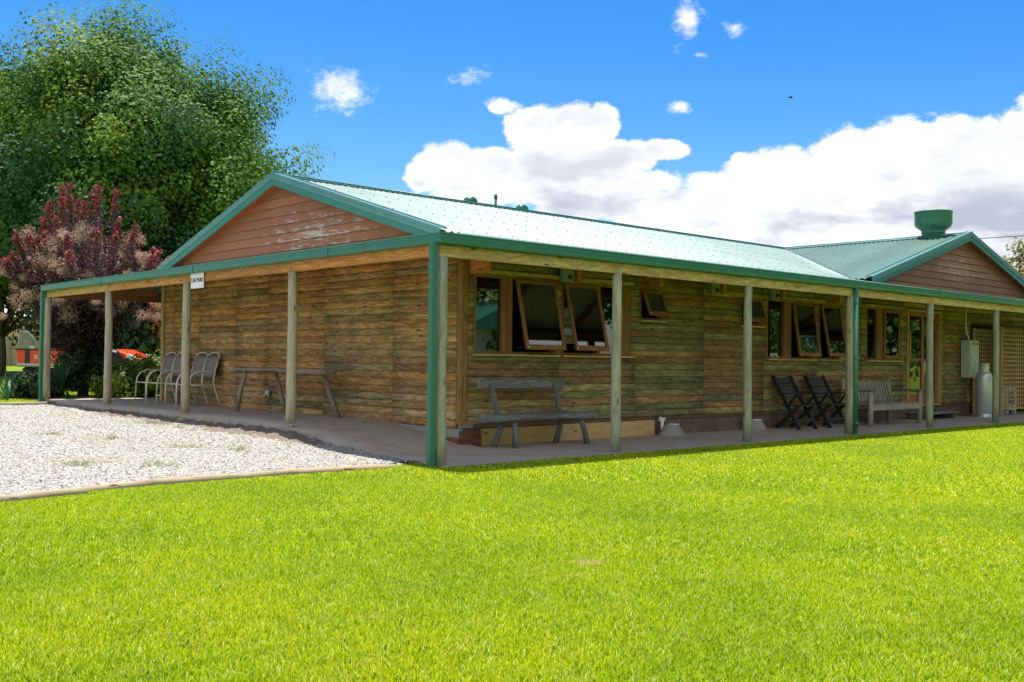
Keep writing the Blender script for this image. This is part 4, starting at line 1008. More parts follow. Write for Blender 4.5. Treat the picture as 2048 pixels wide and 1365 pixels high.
# ------------------------------------------------------------------ vehicles beyond the veranda
def wheel(parent, x, y, z, r, w, name='wheel'):
    mb = MB(); M3 = Matrix.Rotation(R(90), 3, 'X')
    mb.lathe([(r*.62, -w/2), (r*.9, -w/2), (r, -w*.3), (r, w*.3), (r*.9, w/2), (r*.62, w/2)], (x, y, z), 22, rot=M3)
    n = 22
    for k in range(n): 
        a = 2*math.pi*k/n; c = Vector((x+r*math.cos(a), y, z+r*math.sin(a))); t = Vector((math.cos(a), 0, math.sin(a)))
        mb.obox(c, t*.012, Vector((0, w*.45, 0)), Vector((-math.sin(a), 0, math.cos(a)))*r*.07)
    wh = mb.build(name, M['tyre'], parent)
    mb = MB(); mb.lathe([(r*.64, -w*.42), (r*.6, -w*.3), (r*.55, w*.1), (r*.2, w*.15), (0, w*.15)], (x, y, z), 18, rot=M3); mb.lathe([(r*.64, w*.42), (r*.6, w*.3), (r*.5, w*.1), (r*.2, w*.2), (0, w*.2)], (x, y, z), 18, rot=M3); mb.build('rim', M['wheel'], wh)
# local frame: +x forward (towards the right of the photo), -y towards the viewer
uz = .22
utv = empty('utility_vehicle', (2.75, 18.3, uz), math.atan2(-.68, .73), 'orange and black farm utility vehicle parked behind the purple bush', 'utility vehicle')
for x in (-1.0, 1.05):
    for y in (-.58, .58): wheel(utv, x, y, .31, .31, .25)
mb = MB(); mb.prism([(-1.55, -.66, .74), (-.30, -.66, .74), (-.30, -.66, 1.09), (-1.60, -.66, 1.09)], (0, 1.32, 0)); box_ = mb.build('cargo_box', M['red'], utv, bevel=.015)
mb = MB(); mb.box((-1.64, -.68, 1.09), (-.28, -.62, 1.12)); mb.box((-1.64, .62, 1.09), (-.28, .68, 1.12)); mb.box((-1.35, -.672, .74), (-1.23, -.661, 1.088)); mb.build('rim_rail', M['black'], box_)
ML = Matrix.Translation((-.86, -.664, .90)) @ Matrix(((1, 0, 0, 0), (0, 0, -1, 0), (0, 1, 0, 0), (0, 0, 0, 1)))
text('lettering', 'Kubota', .17, M['inkw'], box_, ML)
mb = MB(); mb.box((-1.5, -.5, .42), (1.3, .5, .62)); mb.box((-.3, -.64, .38), (.62, .64, .5)); mb.build('chassis', M['black'], utv, bevel=.02)
mb = MB(); mb.box((-.22, -.6, .62), (.28, .6, .88)); mb.obox((-.2, 0, 1.1), (.05, 0, -.015), (0, .58, 0), (.06, 0, .24)); mb.build('seat', M['black'], utv, bevel=.03)
mb = MB(); mb.prism([(.62, -.6, .62), (1.45, -.6, .62), (1.52, -.6, .80), (1.0, -.6, 1.08), (.68, -.6, 1.14)], (0, 1.2, 0)); mb.build('front_body', M['black'], utv, bevel=.04)
mb = MB(); mb.prism([(.95, -.63, 1.14), (1.5, -.60, .90), (1.58, -.58, .79), (1.44, -.59, .77), (1.16, -.63, .86)], (0, 1.24, 0)); hood = mb.build('hood', M['red'], utv, bevel=.03)
mb = MB(); mb.obox((1.38, -.625, .91), (.13, -.0, -.06), (0, .02, 0), (.035, 0, .055)); mb.build('headlight', M['lamp'], utv, bevel=.02)
mb = MB(); mb.obox((1.38, .625, .91), (.13, .0, -.06), (0, .02, 0), (.035, 0, .055)); mb.build('headlight', M['lamp'], utv, bevel=.02)
for s in (-1, 1):
    mb = MB(); mb.tube([(-.28, s*.6, .62), (-.3, s*.6, 1.55), (-.2, s*.58, 1.9), (.4, s*.56, 1.92), (.7, s*.6, 1.3), (.78, s*.6, .9)], .026, 8); mb.build('roll_bar', M['black'], utv)
mb = MB(); mb.box((-.3, -.62, 1.92), (.5, .62, 1.97)); mb.build('canopy', M['black'], utv, bevel=.02)
mb = MB(); mb.tube([(.72, -.35, 1.0), (.5, -.3, 1.15)], .02, 8); mb.tube([(.48+.02*math.sin(a), -.3+.17*math.cos(a), 1.16+.17*math.sin(a)) for a in [i*6.283/16 for i in range(17)]], .015, 6, cap=False); mb.build('steering_wheel', M['black'], utv)
mb = MB(); mb.lathe([(0, 0), (.04, 0), (.042, .13), (.02, .17), (.02, .21), (0, .21)], (0, 0, 0), 12); o = mb.build('water_bottle', M['lamp']); o.matrix_world = Matrix.Translation((2.75, 18.3, uz)) @ Matrix.Rotation(math.atan2(-.68, .73), 4, 'Z') @ Matrix.Translation((.80, -.5, 1.13)); tag(o, 'clear bottle standing on the dash of the farm vehicle', 'bottle')
# ute with its door open
ua = math.atan2(-.74, -.67)-.12
ute = empty('ute', (6.46, 29.79, float(lawn_h(0, 29.79))), ua, 'pale white ute facing the viewer with its door hanging open, left of the veranda', 'car')
for x in (-1.4, 1.5):
    for y in (-.75, .75): wheel(ute, x, y, .35, .35, .22)
mb = MB(); mb.prism([(-2.4, -.85, .45), (2.3, -.85, .45), (2.35, -.85, .8), (2.1, -.85, 1.0), (1.1, -.85, 1.08), (-2.4, -.85, 1.08)], (0, 1.7, 0)); mb.build('body', M['ute'], ute, bevel=.05)
mb = MB(); mb.prism([(-.75, -.78, 1.08), (1.15, -.78, 1.08), (.45, -.7, 1.72), (-.65, -.7, 1.74)], (0, 1.56, 0)); cab = mb.build('cab', M['ute'], ute, bevel=.05)
mb = MB(); mb.prism([(-.6, -.797, 1.14), (.95, -.797, 1.14), (.4, -.775, 1.62), (-.55, -.775, 1.64)], (0, .012, 0)); mb.obox((.84, 0, 1.39), (-.32, 0, .27), (0, .66, 0), (.012, 0, .012)); mb.build('window_glass', M['black'], cab)
mb = MB(); mb.box((-2.5, -.9, 1.08), (-.85, .9, 1.14)); mb.box((-.88, -.88, 1.1), (-.84, .88, 1.7)); mb.build('tray', M['galv'], ute)
mb = MB(); mb.box((2.28, -.8, .62), (2.37, -.45, .82)); mb.build('headlight', M['lamp'], ute); mb = MB(); mb.box((2.28, .45, .62), (2.37, .8, .82)); mb.build('headlight', M['lamp'], ute)
# open door, hinged at the front edge, swung out towards the viewer's left
dm = Matrix.Translation((.95, -.9, 0)) @ Matrix.Rotation(R(72), 4, 'Z')
def door_piece(poly, th, name, mat, parent, bevel=.01, yo=0):
    mb = MB(); mb.prism([(p[0], yo, p[1]) for p in poly], (0, th, 0)); o = mb.build(name, mat, parent, bevel=bevel); return o
dr = door_piece([(-1.05, .48), (-.02, .48), (0, 1.05), (-1.05, 1.05)], .06, 'door', M['ute'], ute); dr.matrix_local = dm
fr_ = MB(); fr_.tube([(-1.02, .03, 1.04), (-1.0, .03, 1.4), (-.95, .03, 1.72), (-.6, .03, 1.74), (-.28, .03, 1.55), (-.05, .03, 1.2), (0, .03, 1.04)], .032, 8); fr_.build('door_frame', M['ute'], dr)
door_piece([(-1.0, 1.05), (-.02, 1.05), (-.28, 1.52), (-.6, 1.7), (-.95, 1.7)], .006, 'pane', M['carglass'], dr, 0, .027)
mb = MB(); mb.box((-.3, -.14, 1.06), (-.02, -.0, 1.2)); mb.build('mirror', M['ute'], dr, bevel=.03)
mb = MB(); mb.box((-.95, -.03, .92), (-.78, -.0, .96)); mb.build('handle', M['black'], dr)

# far fence, tan building
def fence(p0, p1, h, label, z):
    p0, p1 = Vector(p0), Vector(p1); d = p1-p0; Lh = d.length; d.normalize(); mb = MB(); n = int(Lh/.16)
    up = Vector((0, 0, 1)); nr = d.cross(up)
    for i in range(n):
        c = p0+d*(i+.5)*.16; t = .75+.45*random.random(); hh = h+random.uniform(-.02, .02)
        mb.obox(c+up*hh/2, d*.072, nr*.012, up*hh/2, (t, t, t))
    e = empty('paling_fence', p0, 0, label, 'fence'); o = mb.build('palings', M['fence'], e); o.location = -p0
    mb = MB()
    for z_ in (.35, h*.72): mb.beam(p0+up*z_-nr*.035, p1+up*z_-nr*.035, .05, .09)
    mb.beam(p0+up*(h+.03), p1+up*(h+.03), .08, .03); o = mb.build('rail', M['fence'], e); o.location = -p0
zf = .47
fence((3, 65, zf), (21.0, 47.0, zf), 1.75, 'weathered timber paling fence at the far left behind the ute', zf)
sh = empty('tan_shed', (12, 66, .47), R(-42), 'tan building behind the far paling fence', 'building')
mb = MB(); mb.box((-9, -3, 0), (9, 3, 3.1)); mb.build('wall', M['tan'], sh)
mb = MB(); mb.prism([(-9.4, -3.5, 3.1), (-9.4, 3.5, 3.1), (-9.4, 0, 4.6)], (18.8, 0, 0)); mb.build('roof', M['galv'], sh)
mb = MB(); mb.box((-6, -3.06, 1.0), (-4.6, -3.005, 2.2)); mb.build('window', M['black'], sh)

# ------------------------------------------------------------------ foliage
def leaf_quads(C, Nrm, size, aspect=1.5, fold=.0, cupd=None):
    """C (n,3) centres, Nrm (n,3) leaf normals, size (n,) -> diamond quads"""
    n = len(C); a = rng.normal(size=(n, 3)); a -= (a*Nrm).sum(1, keepdims=True)*Nrm; a /= np.linalg.norm(a, axis=1, keepdims=True)+1e-9
    b = np.cross(Nrm, a); s = size[:, None]
    V = np.stack([C-a*s*.5*aspect, C+b*s*.5+Nrm*s*.12, C+a*s*.5*aspect, C-b*s*.5+Nrm*s*.12], 1).reshape(-1, 3)
    return V, np.arange(4*n).reshape(n, 4)
def unit(v): return v/(np.linalg.norm(v, axis=-1, keepdims=True)+1e-9)
def sph(n): return unit(rng.normal(size=(n, 3)))
def limbs(parent, base, tips, r0, mat, fork=.35, name='limb', cap=40):
    mb = MB(); base = Vector(base)
    for t in tips[:cap]:
        t = Vector(t); mid = base.lerp(t, .5)+Vector((0, 0, -.06*(t-base).length)); mb.tube([base, base.lerp(mid, .6), mid, t], [r0, r0*.7, r0*.45, r0*.12], 6, wob=.1)
    return mb.build(name, mat, parent)
def tree(name, loc, h, centre, rad, nclump, nleaf, lsize, cols, label, group=None, trunk_r=.3, clump_r=.9, inner=.45, updir=.35, seed=1, mat=None, flat=.7, cat='tree', st=.75):
    global rng
    rng = np.random.default_rng(seed)
    e = empty(name, loc, 0, label, cat, group); c = np.array(centre, dtype=float); rad = np.array(rad, dtype=float)
    d = sph(nclump); d[:, 2] = np.where(d[:, 2] < -.55, -d[:, 2], d[:, 2]); r = inner+(1.0-inner)*rng.random(nclump)**.55
    lump = 1+.16*np.sin(d[:, 0]*5+seed)*np.cos(d[:, 1]*4+seed*2)+.12*np.sin(d[:, 2]*7+d[:, 0]*3)
    cc = c+d*rad*(r*lump)[:, None]
    ax = unit(d+np.array([0, 0, updir])+.35*rng.normal(size=(nclump, 3)))       # clump long axis
    cs = clump_r*(.55+.75*rng.random(nclump))
    per = np.maximum(30, (nleaf*cs**2/np.sum(cs**2)).astype(int)); idx = np.repeat(np.arange(nclump), per); n = len(idx)
    # surface-weighted ellipsoid clump with a stretched tip
    q = sph(n)*(rng.random(n)**.45)[:, None]
    al = (q*ax[idx]).sum(1, keepdims=True)
    q = q+ax[idx]*al*st; q[:, 2] *= flat+.3*rng.random(nclump)[idx]
    P = cc[idx]+q*cs[idx][:, None]
    nr = unit(q*.9+d[idx]*.35+rng.normal(size=(n, 3))*.5+np.array([0, 0, .35]))
    col = np.array(cols)[rng.integers(0, len(cols), nclump)][idx]*(.72+.56*rng.random(n))[:, None]
    V, Fc = leaf_quads(P, nr, lsize*(.7+.7*rng.random(n)), 1.25)
    rawmesh('crown', V, Fc, mat or M['leaf'], tone=col, parent=e)
    mb = MB(); mb.tube([(0, 0, -.1), (.03*h*.2, 0, h*.15), (0, .02*h, h*.35), tuple(c*np.array([.6, .6, 1]))], [trunk_r, trunk_r*.8, trunk_r*.65, trunk_r*.25], 10, wob=.08)
    mb.build('trunk', M['bark'], e)
    limbs(e, (0, 0, h*.28), [tuple(p) for p in cc[::max(1, nclump//26)]], trunk_r*.4, M['bark'], cap=30)
    return e
G_BIG = [(.060, .125, .022), (.08, .155, .024), (.042, .10, .025), (.10, .175, .024), (.032, .085, .030), (.125, .185, .024)]
tree('deciduous_tree', (8.1, 28.2, float(lawn_h(0, 28.2))), 14, (-.45, .4, 6.5), (5.4, 5.4, 5.3), 300, 300000, .096, G_BIG, 'huge round leafy green tree rising behind the left end of the roof', trunk_r=.42, updir=.5, clump_r=1.1, inner=.6, seed=5, st=1.1, flat=.75, mat=M['leafs'])
G_DK = [(.03, .07, .018), (.04, .085, .02), (.028, .06, .02), (.05, .10, .02)]
gz = float(lawn_h(0, 40))
for i, (x, y, r_, h_, lab) in enumerate(((11, 39, 3.6, 6.5, 'dark tree behind the ute, under the huge tree'), (17.5, 36, 4, 7.5, 'dark tree hidden low behind the huge tree and roof'), (6.3, 23.4, 1.6, 3.6, 'dark leafy shrub tree behind the farm vehicle'), (5.2, 40.0, 4.2, 10.0, 'green tree at the far left edge of the photo'), (14.0, 30.5, 3.2, 6.0, 'dark tree just behind the far veranda roof'), (5.3, 34.6, 2.3, 5.6, 'overhanging dark foliage above the fence at the far left'))):
    tree('tree', (x, y, gz-.05), h_, (0, 0, h_*{3: .57, 5: .72}.get(i, .55)), (r_, r_, h_*{3: .38, 5: .26}.get(i, .48)), 110, 26000 if i != 3 else 60000, .15 if i != 3 else .19, G_DK if i != 3 else G_BIG, lab, 'trees behind the lodge', trunk_r=.18, clump_r=.9, seed=20+i)
G_SH = [(.16, .26, .03), (.22, .32, .04), (.11, .2, .03)]
for i, (x, y, r_, h_, lab) in enumerate(((3.2, 14.7, .6, .85, 'bright green shrub beside the farm vehicle hood'), (2.5, 13.95, .5, .85, 'low light green shrub just beyond the paving, left of the chairs'), (3.7, 14.3, .8, 1.9, 'taller yellow-green shrub touching the far wall end'), (1.7, 13.75, .35, .55, 'smallest light green shrub at the paving end'), (.35, 14.4, .4, .4, 'dark low shrub at the foot of the leftmost post'), (1.25, 14.75, .55, 1.1, 'dark leafy growth hiding the foot of the purple bush'))):
    tree('shrub', (x, y, float(lawn_h(0, y))), h_, (0, 0, h_*.5), (r_, r_, h_*.5), 34, 5200, .055, G_SH if i < 4 else G_DK, lab, 'garden shrubs beyond the veranda', trunk_r=.03, clump_r=.22, seed=40+i, cat='shrub')
# strappy and broad-leaved plants
def strappy(loc, n, L, w, cols, label, seed, spread=.6):
    r_ = np.random.default_rng(seed); mb = MB()
    for i in range(n):
        a = r_.random()*6.28; l = L*(.6+.5*r_.random()); sp = spread*(.3+.8*r_.random()); col = cols[r_.integers(len(cols))]; d = Vector((math.cos(a), math.sin(a), 0)); sd = Vector((-d.y, d.x, 0))
        pr = []; NS = 6
        for k in range(NS+1):
            t = k/NS; p = d*(sp*l*t+.02)+Vector((0, 0, l*(t-.45*sp*t*t*1.2))); ww = w*math.sin(math.pi*(.12+.88*t)**.8)*.5; pr.append((p-sd*ww, p+sd*ww))
        for (a0, a1), (b0, b1) in zip(pr[:-1], pr[1:]): mb.face([a0, a1, b1, b0], [(0, 0)]*4, col, True)
    o = mb.build('strappy_plant', M['leaf'], weld=False); o.location = loc
    return tag(o, label, 'plant', 'clumps of long-leaved plants in the garden bed')
GS = [(.10, .2, .04), (.16, .28, .06), (.3, .38, .18)]; GC = [(.03, .11, .03), (.05, .15, .04), (.02, .08, .03)]
strappy((2.15, 14.2, .2), 46, .95, .045, GS, 'spiky pale green clump between the second post and the chairs', 1)
strappy((1.45, 14.0, .2), 36, .75, .045, GS, 'spiky clump directly right of the bush trunk', 2)
strappy((.62, 14.2, .18), 14, 1.0, .17, GC, 'broad dark-leaved clump right behind the leftmost post', 3, .45)
strappy((-.35, 14.4, .18), 26, 1.0, .06, GC+[(.12, .18, .09)], 'arching clump left of the leftmost post', 4, 1.1)

# purple smoke bush
def smoke_bush(loc, h, rad, nst, label, seed, puff=70, lf=900, name='smoke_bush', warm=False):
    r_ = np.random.default_rng(seed); e = empty(name, loc, 0, label, 'bush', 'smoke bushes left of the lodge')
    P = []; Cc = []; Sz = []; mb = MB(); tips = []
    for i in range(nst):
        a = r_.random()*6.28; u = (i+.5)/nst; rr = rad*u**.45*(.85+.3*r_.random()); a = i*2.4+.4*r_.random()
        top = h*(1-.36*(rr/rad)**2)*(.78+.26*r_.random()); tip = np.array([rr*math.cos(a)*1.05, rr*math.sin(a)*1.05, top]); b0 = np.array([0, 0, h*.16])
        mid = np.array([rr*math.cos(a)*.72, rr*math.sin(a)*.72, h*.48])
        mb.tube([tuple(b0), tuple(b0*.4+mid*.6), tuple(mid), tuple(tip)], [.035, .025, .018, .005], 5)
        n = lf; t = r_.random(n)**.8
        pos = np.where(t[:, None] < .5, b0+(mid-b0)*(t[:, None]*2), mid+(tip-mid)*((t[:, None]-.5)*2))
        wdt = np.where(t > .55, .06*(1.1-t)/.5+.04, .23)
        pos = pos+r_.normal(size=(n, 3))*wdt[:, None]*np.array([.7, .7, .9])
        k = t > (.04+.1*r_.random(n)); pos = pos[k]; t = t[k]; n = len(t)
        pur = np.array([.055, .026, .038]); dk = np.array([.028, .016, .024]); red = np.array([.27, .06, .075]); pk = np.array([.17, .095, .095]); grn = np.array([.12, .13, .03]); org = np.array([.5, .22, .04])
        col = np.where((t > .90+.0*t)[:, None], red*(.5+.9*r_.random((n, 1))), np.where((t > .6)[:, None], pur*1.4+(pk*1.25-pur)*r_.random((n, 1)), dk+(pur-dk)*r_.random((n, 1))*1.6))
        gsel = (r_.random(n) < (.16 if not warm else .5)); col[gsel] = (grn if not warm else org)*(.6+.8*r_.random((gsel.sum(), 1)))
        P.append(pos); Cc.append(col); tips.append(tip)
    P = np.concatenate(P); Cc = np.concatenate(Cc); n = len(P)
    nr = unit(r_.normal(size=(n, 3))+np.array([0, 0, .4])); V, Fc = leaf_quads(P, nr, .052*(.6+.8*r_.random(n)), 1.2)
    rawmesh('foliage', V, Fc, M['leafp'], tone=Cc, parent=e)
    mb.tube([(0, 0, -.1), (.02, 0, h*.08), (0, 0, h*.18)], [.13, .11, .09], 10, wob=.15); mb.build('stems', M['bark'], e)
    # plumes: clouds of hair-fine filaments
    a = r_.random(puff)*6.28; zz = h*(.34+.42*r_.random(puff)); rr = rad*(.55+.6*r_.random(puff))*np.where(zz > h*.65, .85, 1)
    pc = np.stack([rr*np.cos(a), rr*np.sin(a), zz], 1); m_ = 260; idx = np.repeat(np.arange(puff), m_); n = len(idx)
    q = sph(n)*(r_.random(n)**.5)[:, None]*np.array([.16, .16, .14]); Pq = pc[idx]+q*(.6+.9*r_.random(puff))[idx][:, None]
    d = unit(r_.normal(size=(n, 3))); s = np.cross(d, r_.normal(size=(n, 3))); s = unit(s)*.0035; l = (.035+.04*r_.random(n))[:, None]
    V = np.stack([Pq-s, Pq+s, Pq+d*l+s*.4, Pq+d*l-s*.4], 1).reshape(-1, 3)
    pcol = np.array([[.50, .36, .24], [.56, .43, .31], [.42, .29, .21]])[r_.integers(0, 3, puff)][idx]*(.7+.5*r_.random((n, 1)))
    rawmesh('plumes', V, np.arange(4*n).reshape(n, 4), M['leafp'], tone=pcol, parent=e)
    return e
M['leafp'] = leafmat('purple_leaf', .25, .62, (1.1, .8, .9), .2)
rng = np.random.default_rng(3)
smoke_bush((1.45, 15.05, .2), 5.0, 1.7, 46, 'purple smoke bush with red tips and tan plumes behind the leftmost posts', 4, puff=85, lf=1250)
smoke_bush((4.6, 16.6, .22), 4.1, .95, 18, 'smaller orange-tinted smoke bush peeping over the left roof slope', 8, puff=16, lf=900, warm=True)

# trees at the right edge beyond the wing, and garden behind the viewer (mirrored in the windows)
tree('tree', (36.6, 7.6, 0), 5.4, (0, 0, 3.6), (1.6, 2.6, 2.1), 60, 12000, .12, [(.16, .15, .05), (.2, .2, .05), (.3, .22, .08)], 'bare-tipped yellowish tree top at the right edge behind the wing gable', trunk_r=.15, clump_r=.6, seed=61)
hedge = [(24, -14, 3.4, 8.5), (31, -15, 4.0, 9.5), (38, -12, 4, 9), (19, -17, 2.6, 4.6), (30, -8, 2.6, 4.2), (45, -20, 4, 8), (14.5, -25, 3.2, 8), (21, -28, 3.6, 9.5), (8, -27, 3, 8.5)]
hl = ['leafy tree across the lawn mirrored in the window by the door', 'rounded tree across the lawn to the right', 'distant rounded tree past the lawn', 'short leafy tree beside the cottage', 'low leafy tree on the right of the lawn', 'tallest tree far across the lawn', 'tree behind the cottage, left one', 'tree behind the cottage, right one', 'tree behind the cottage, farthest left']
for i, ((x, y, r_, h_), lab) in enumerate(zip(hedge, hl)):
    tree('garden_tree', (x, y, -.03), h_, (0, 0, h_*.52), (r_, r_, h_*.5), 90, 12000, .2, [(.10, .19, .03), (.15, .24, .04), (.2, .26, .05)], lab, 'garden trees across the lawn', trunk_r=.2, clump_r=.9, seed=70+i)
ct = empty('cottage', (15.5, -19.5, -.03), R(68), 'cream weatherboard cottage with a green roof across the lawn, seen mirrored in the corner window', 'building')
mb = MB(); mb.box((-5, -3, 0), (5, 3, 2.3), (1, 1, 1)); mb.build('wall', M['white'], ct)
mb = MB()
for i in range(14): mb.box((-5.01, 3.001, .1+i*.155), (5.01, 3.012, .105+i*.155)); mb.box((-5.012, -3.0, .1+i*.155), (-5.001, 3.0, .105+i*.155))
mb.build('board_lines', M['black'], ct)
mb = MB(); mb.prism([(-5.4, -3.6, 2.25), (-5.4, 3.6, 2.25), (-5.4, 0, 3.3)], (10.8, 0, 0)); mb.build('roof', M['gutter'], ct)
mb = MB(); mb.box((-2, 3.013, .9), (-.5, 3.05, 1.9)); mb.box((1, 3.013, .0), (2, 3.05, 2.0)); mb.build('window', M['black'], ct)

# power line and bird
mb = MB(); mb.tube([(60, 45, 9.2), (48, 20, 8.0), (44, 8, 7.4), (43, -5, 7.5)], .02, 5); o = mb.build('power_line', M['black']); tag(o, 'thin dark power line crossing the sky at the right edge', 'cable')
bd = F_*60+R2*((1581-1024)/2062.5*60)-U2*((195-682.5)/2062.5*60)
mb = MB(); mb.lathe([(0, -.16), (.03, -.12), (.055, 0), (.04, .1), (.0, .17)], (0, 0, 0), 8, rot=Matrix.Rotation(R(90), 3, 'Y'))
for s in (-1, 1): mb.prism([(-.05, 0, .01), (.06, 0, .01), (.02, s*.16, .06), (-.05, s*.22, .03)], (0, 0, .008))
o = mb.build('bird', M['black']); o.location = CAM+bd; o.rotation_euler = (0, 0, -.7); tag(o, 'tiny dark bird flying in the blue sky above the clouds', 'bird')

# ------------------------------------------------------------------ grass
def make_patch(name, size, nb, hgt, wid, seed):
    r_ = np.random.default_rng(seed); n = nb
    P = (r_.random((n, 2))-.5)*size*1.06; a = r_.random(n)*6.283; l = hgt*(.55+.7*r_.random(n)); lean = l*(.1+1.15*r_.random(n)); w = wid*(.7+.6*r_.random(n))
    d = np.stack([np.cos(a), np.sin(a)], 1); s = np.stack([-d[:, 1], d[:, 0]], 1)
    z0 = np.zeros(n)-.004
    b0 = np.column_stack([P-s*w[:, None]/2, z0]); b1 = np.column_stack([P+s*w[:, None]/2, z0])
    m0 = np.column_stack([P+d*lean[:, None]*.35-s*w[:, None]*.45, l*.62]); m1 = np.column_stack([P+d*lean[:, None]*.35+s*w[:, None]*.45, l*.62])
    t0 = np.column_stack([P+d*lean[:, None]-s*w[:, None]*.08, l]); t1 = np.column_stack([P+d*lean[:, None]+s*w[:, None]*.08, l])
    V = np.stack([b0, b1, m1, m0, t1, t0], 1).reshape(-1, 3); i = np.arange(n)*6
    Fc = np.concatenate([np.stack([i, i+1, i+2, i+3], 1), np.stack([i+3, i+2, i+4, i+5], 1)])
    base = np.array([[.30, .435, .003], [.415, .52, .004], [.10, .20, .003], [.56, .64, .03], [.76, .78, .44]]); ch = r_.choice(5, n, p=[.29, .28, .24, .14, .05])
    c = base[ch]*(.75+.5*r_.random((n, 1))); col = np.concatenate([c, c])
    me_o = rawmesh(name, V, Fc, M['grassb'], tone=col)
    COL.objects.unlink(me_o); return me_o
def grassmat():
    m = bpy.data.materials.new('lawn_grass'); m.use_nodes = True; n = m.node_tree; n.nodes.clear(); L = n.links.new
    out = n.nodes.new('ShaderNodeOutputMaterial'); b = n.nodes.new('ShaderNodeBsdfPrincipled'); t = n.nodes.new('ShaderNodeBsdfTranslucent'); x = n.nodes.new('ShaderNodeMixShader')
    p = posn(n); c = tone(n)
    v = noise_(n, p, .55, 5, .6); c = mixc(n, 1.0, c, ramp(n, v, [(.3, (.72, .84, .9)), (.5, (1, 1, 1)), (.7, (1.25, 1.10, .9))]), 'MULTIPLY')
    v2 = noise_(n, mapping(n, p, (1, 1, 1), (3, 3, 0)), 3.2, 5, .65); c = mixc(n, mth(n, 'MULTIPLY', smooth(n, v2, .54, .70), .5), c, mixc(n, .6, c, (.50, .46, .10)))
    v3 = noise_(n, mapping(n, p, (1, 1, 1), (8, 1, 0)), 5.5, 5, .65); c = mixc(n, mth(n, 'MULTIPLY', smooth(n, v3, .55, .70), .5), c, mixc(n, 1.0, c, (.55, .72, .8), 'MULTIPLY'))
    dn = n.nodes.new('ShaderNodeVectorMath'); dn.operation = 'DISTANCE'; L(p, dn.inputs[0]); dn.inputs[1].default_value = (-2.68, -4.86, 0)
    dry = smooth(n, mth(n, 'ADD', dn.outputs['Value'], mth(n, 'MULTIPLY', noise_(n, p, 14, 4), .22)), .24, .13)
    c = mixc(n, mth(n, 'MULTIPLY', dry, .85), c, (.62, .50, .28))
    L(c, b.inputs['Base Color']); b.inputs['Roughness'].default_value = .6; b.inputs['Specular IOR Level'].default_value = .10
    L(mixc(n, 1.0, c, (1.15, 1.12, .5), 'MULTIPLY'), t.inputs[0]); x.inputs[0].default_value = .45
    L(b.outputs[0], x.inputs[1]); L(t.outputs[0], x.inputs[2]); L(x.outputs[0], out.inputs[0]); return m
M['grassb'] = grassmat()
def gn_object(name, pts, rot, scl, idx, coll, label, cat='grass'):
    me = bpy.data.meshes.new(name); me.vertices.add(len(pts)); me.vertices.foreach_set('co', np.asarray(pts, dtype=np.float32).ravel())
    for nm, ty, arr in (('rot', 'FLOAT', rot), ('scl', 'FLOAT', scl), ('idx', 'INT', idx)):
        at = me.attributes.new(nm, ty, 'POINT'); at.data.foreach_set('value', arr)
    me.update(); o = bpy.data.objects.new(name, me); COL.objects.link(o)
    ng = bpy.data.node_groups.new(name, 'GeometryNodeTree'); ng.interface.new_socket('Geometry', in_out='INPUT', socket_type='NodeSocketGeometry'); ng.interface.new_socket('Geometry', in_out='OUTPUT', socket_type='NodeSocketGeometry')
    gi = ng.nodes.new('NodeGroupInput'); go = ng.nodes.new('NodeGroupOutput'); ip = ng.nodes.new('GeometryNodeInstanceOnPoints'); ci = ng.nodes.new('GeometryNodeCollectionInfo')
    ci.inputs['Collection'].default_value = coll; ci.inputs['Separate Children'].default_value = True; ci.inputs['Reset Children'].default_value = True
    def att(nm, ty): a = ng.nodes.new('GeometryNodeInputNamedAttribute'); a.data_type = ty; a.inputs['Name'].default_value = nm; return a.outputs['Attribute']
    L = ng.links.new; L(gi.outputs[0], ip.inputs['Points']); L(ci.outputs[0], ip.inputs['Instance']); ip.inputs['Pick Instance'].default_value = True
    L(att('idx', 'INT'), ip.inputs['Instance Index']); cx = ng.nodes.new('ShaderNodeCombineXYZ'); L(att('rot', 'FLOAT'), cx.inputs[2])
    er = ng.nodes.new('FunctionNodeEulerToRotation'); L(cx.outputs[0], er.inputs[0]); L(er.outputs[0], ip.inputs['Rotation']); L(att('scl', 'FLOAT'), ip.inputs['Scale'])
    L(ip.outputs[0], go.inputs[0]); mod = o.modifiers.new('scatter', 'NODES'); mod.node_group = ng
    return tag(o, label, cat, kind='stuff')
gc_ = bpy.data.collections.new('grass_tufts'); PS = .3
specs = [(2300, .025, .0029)]*3+[(1300, .029, .0044)]*3+[(650, .034, .0080)]*3
for k, (nb, hg, wd) in enumerate(specs): gc_.objects.link(make_patch('tuft_%02d' % k, PS, nb, hg, wd, 100+k))
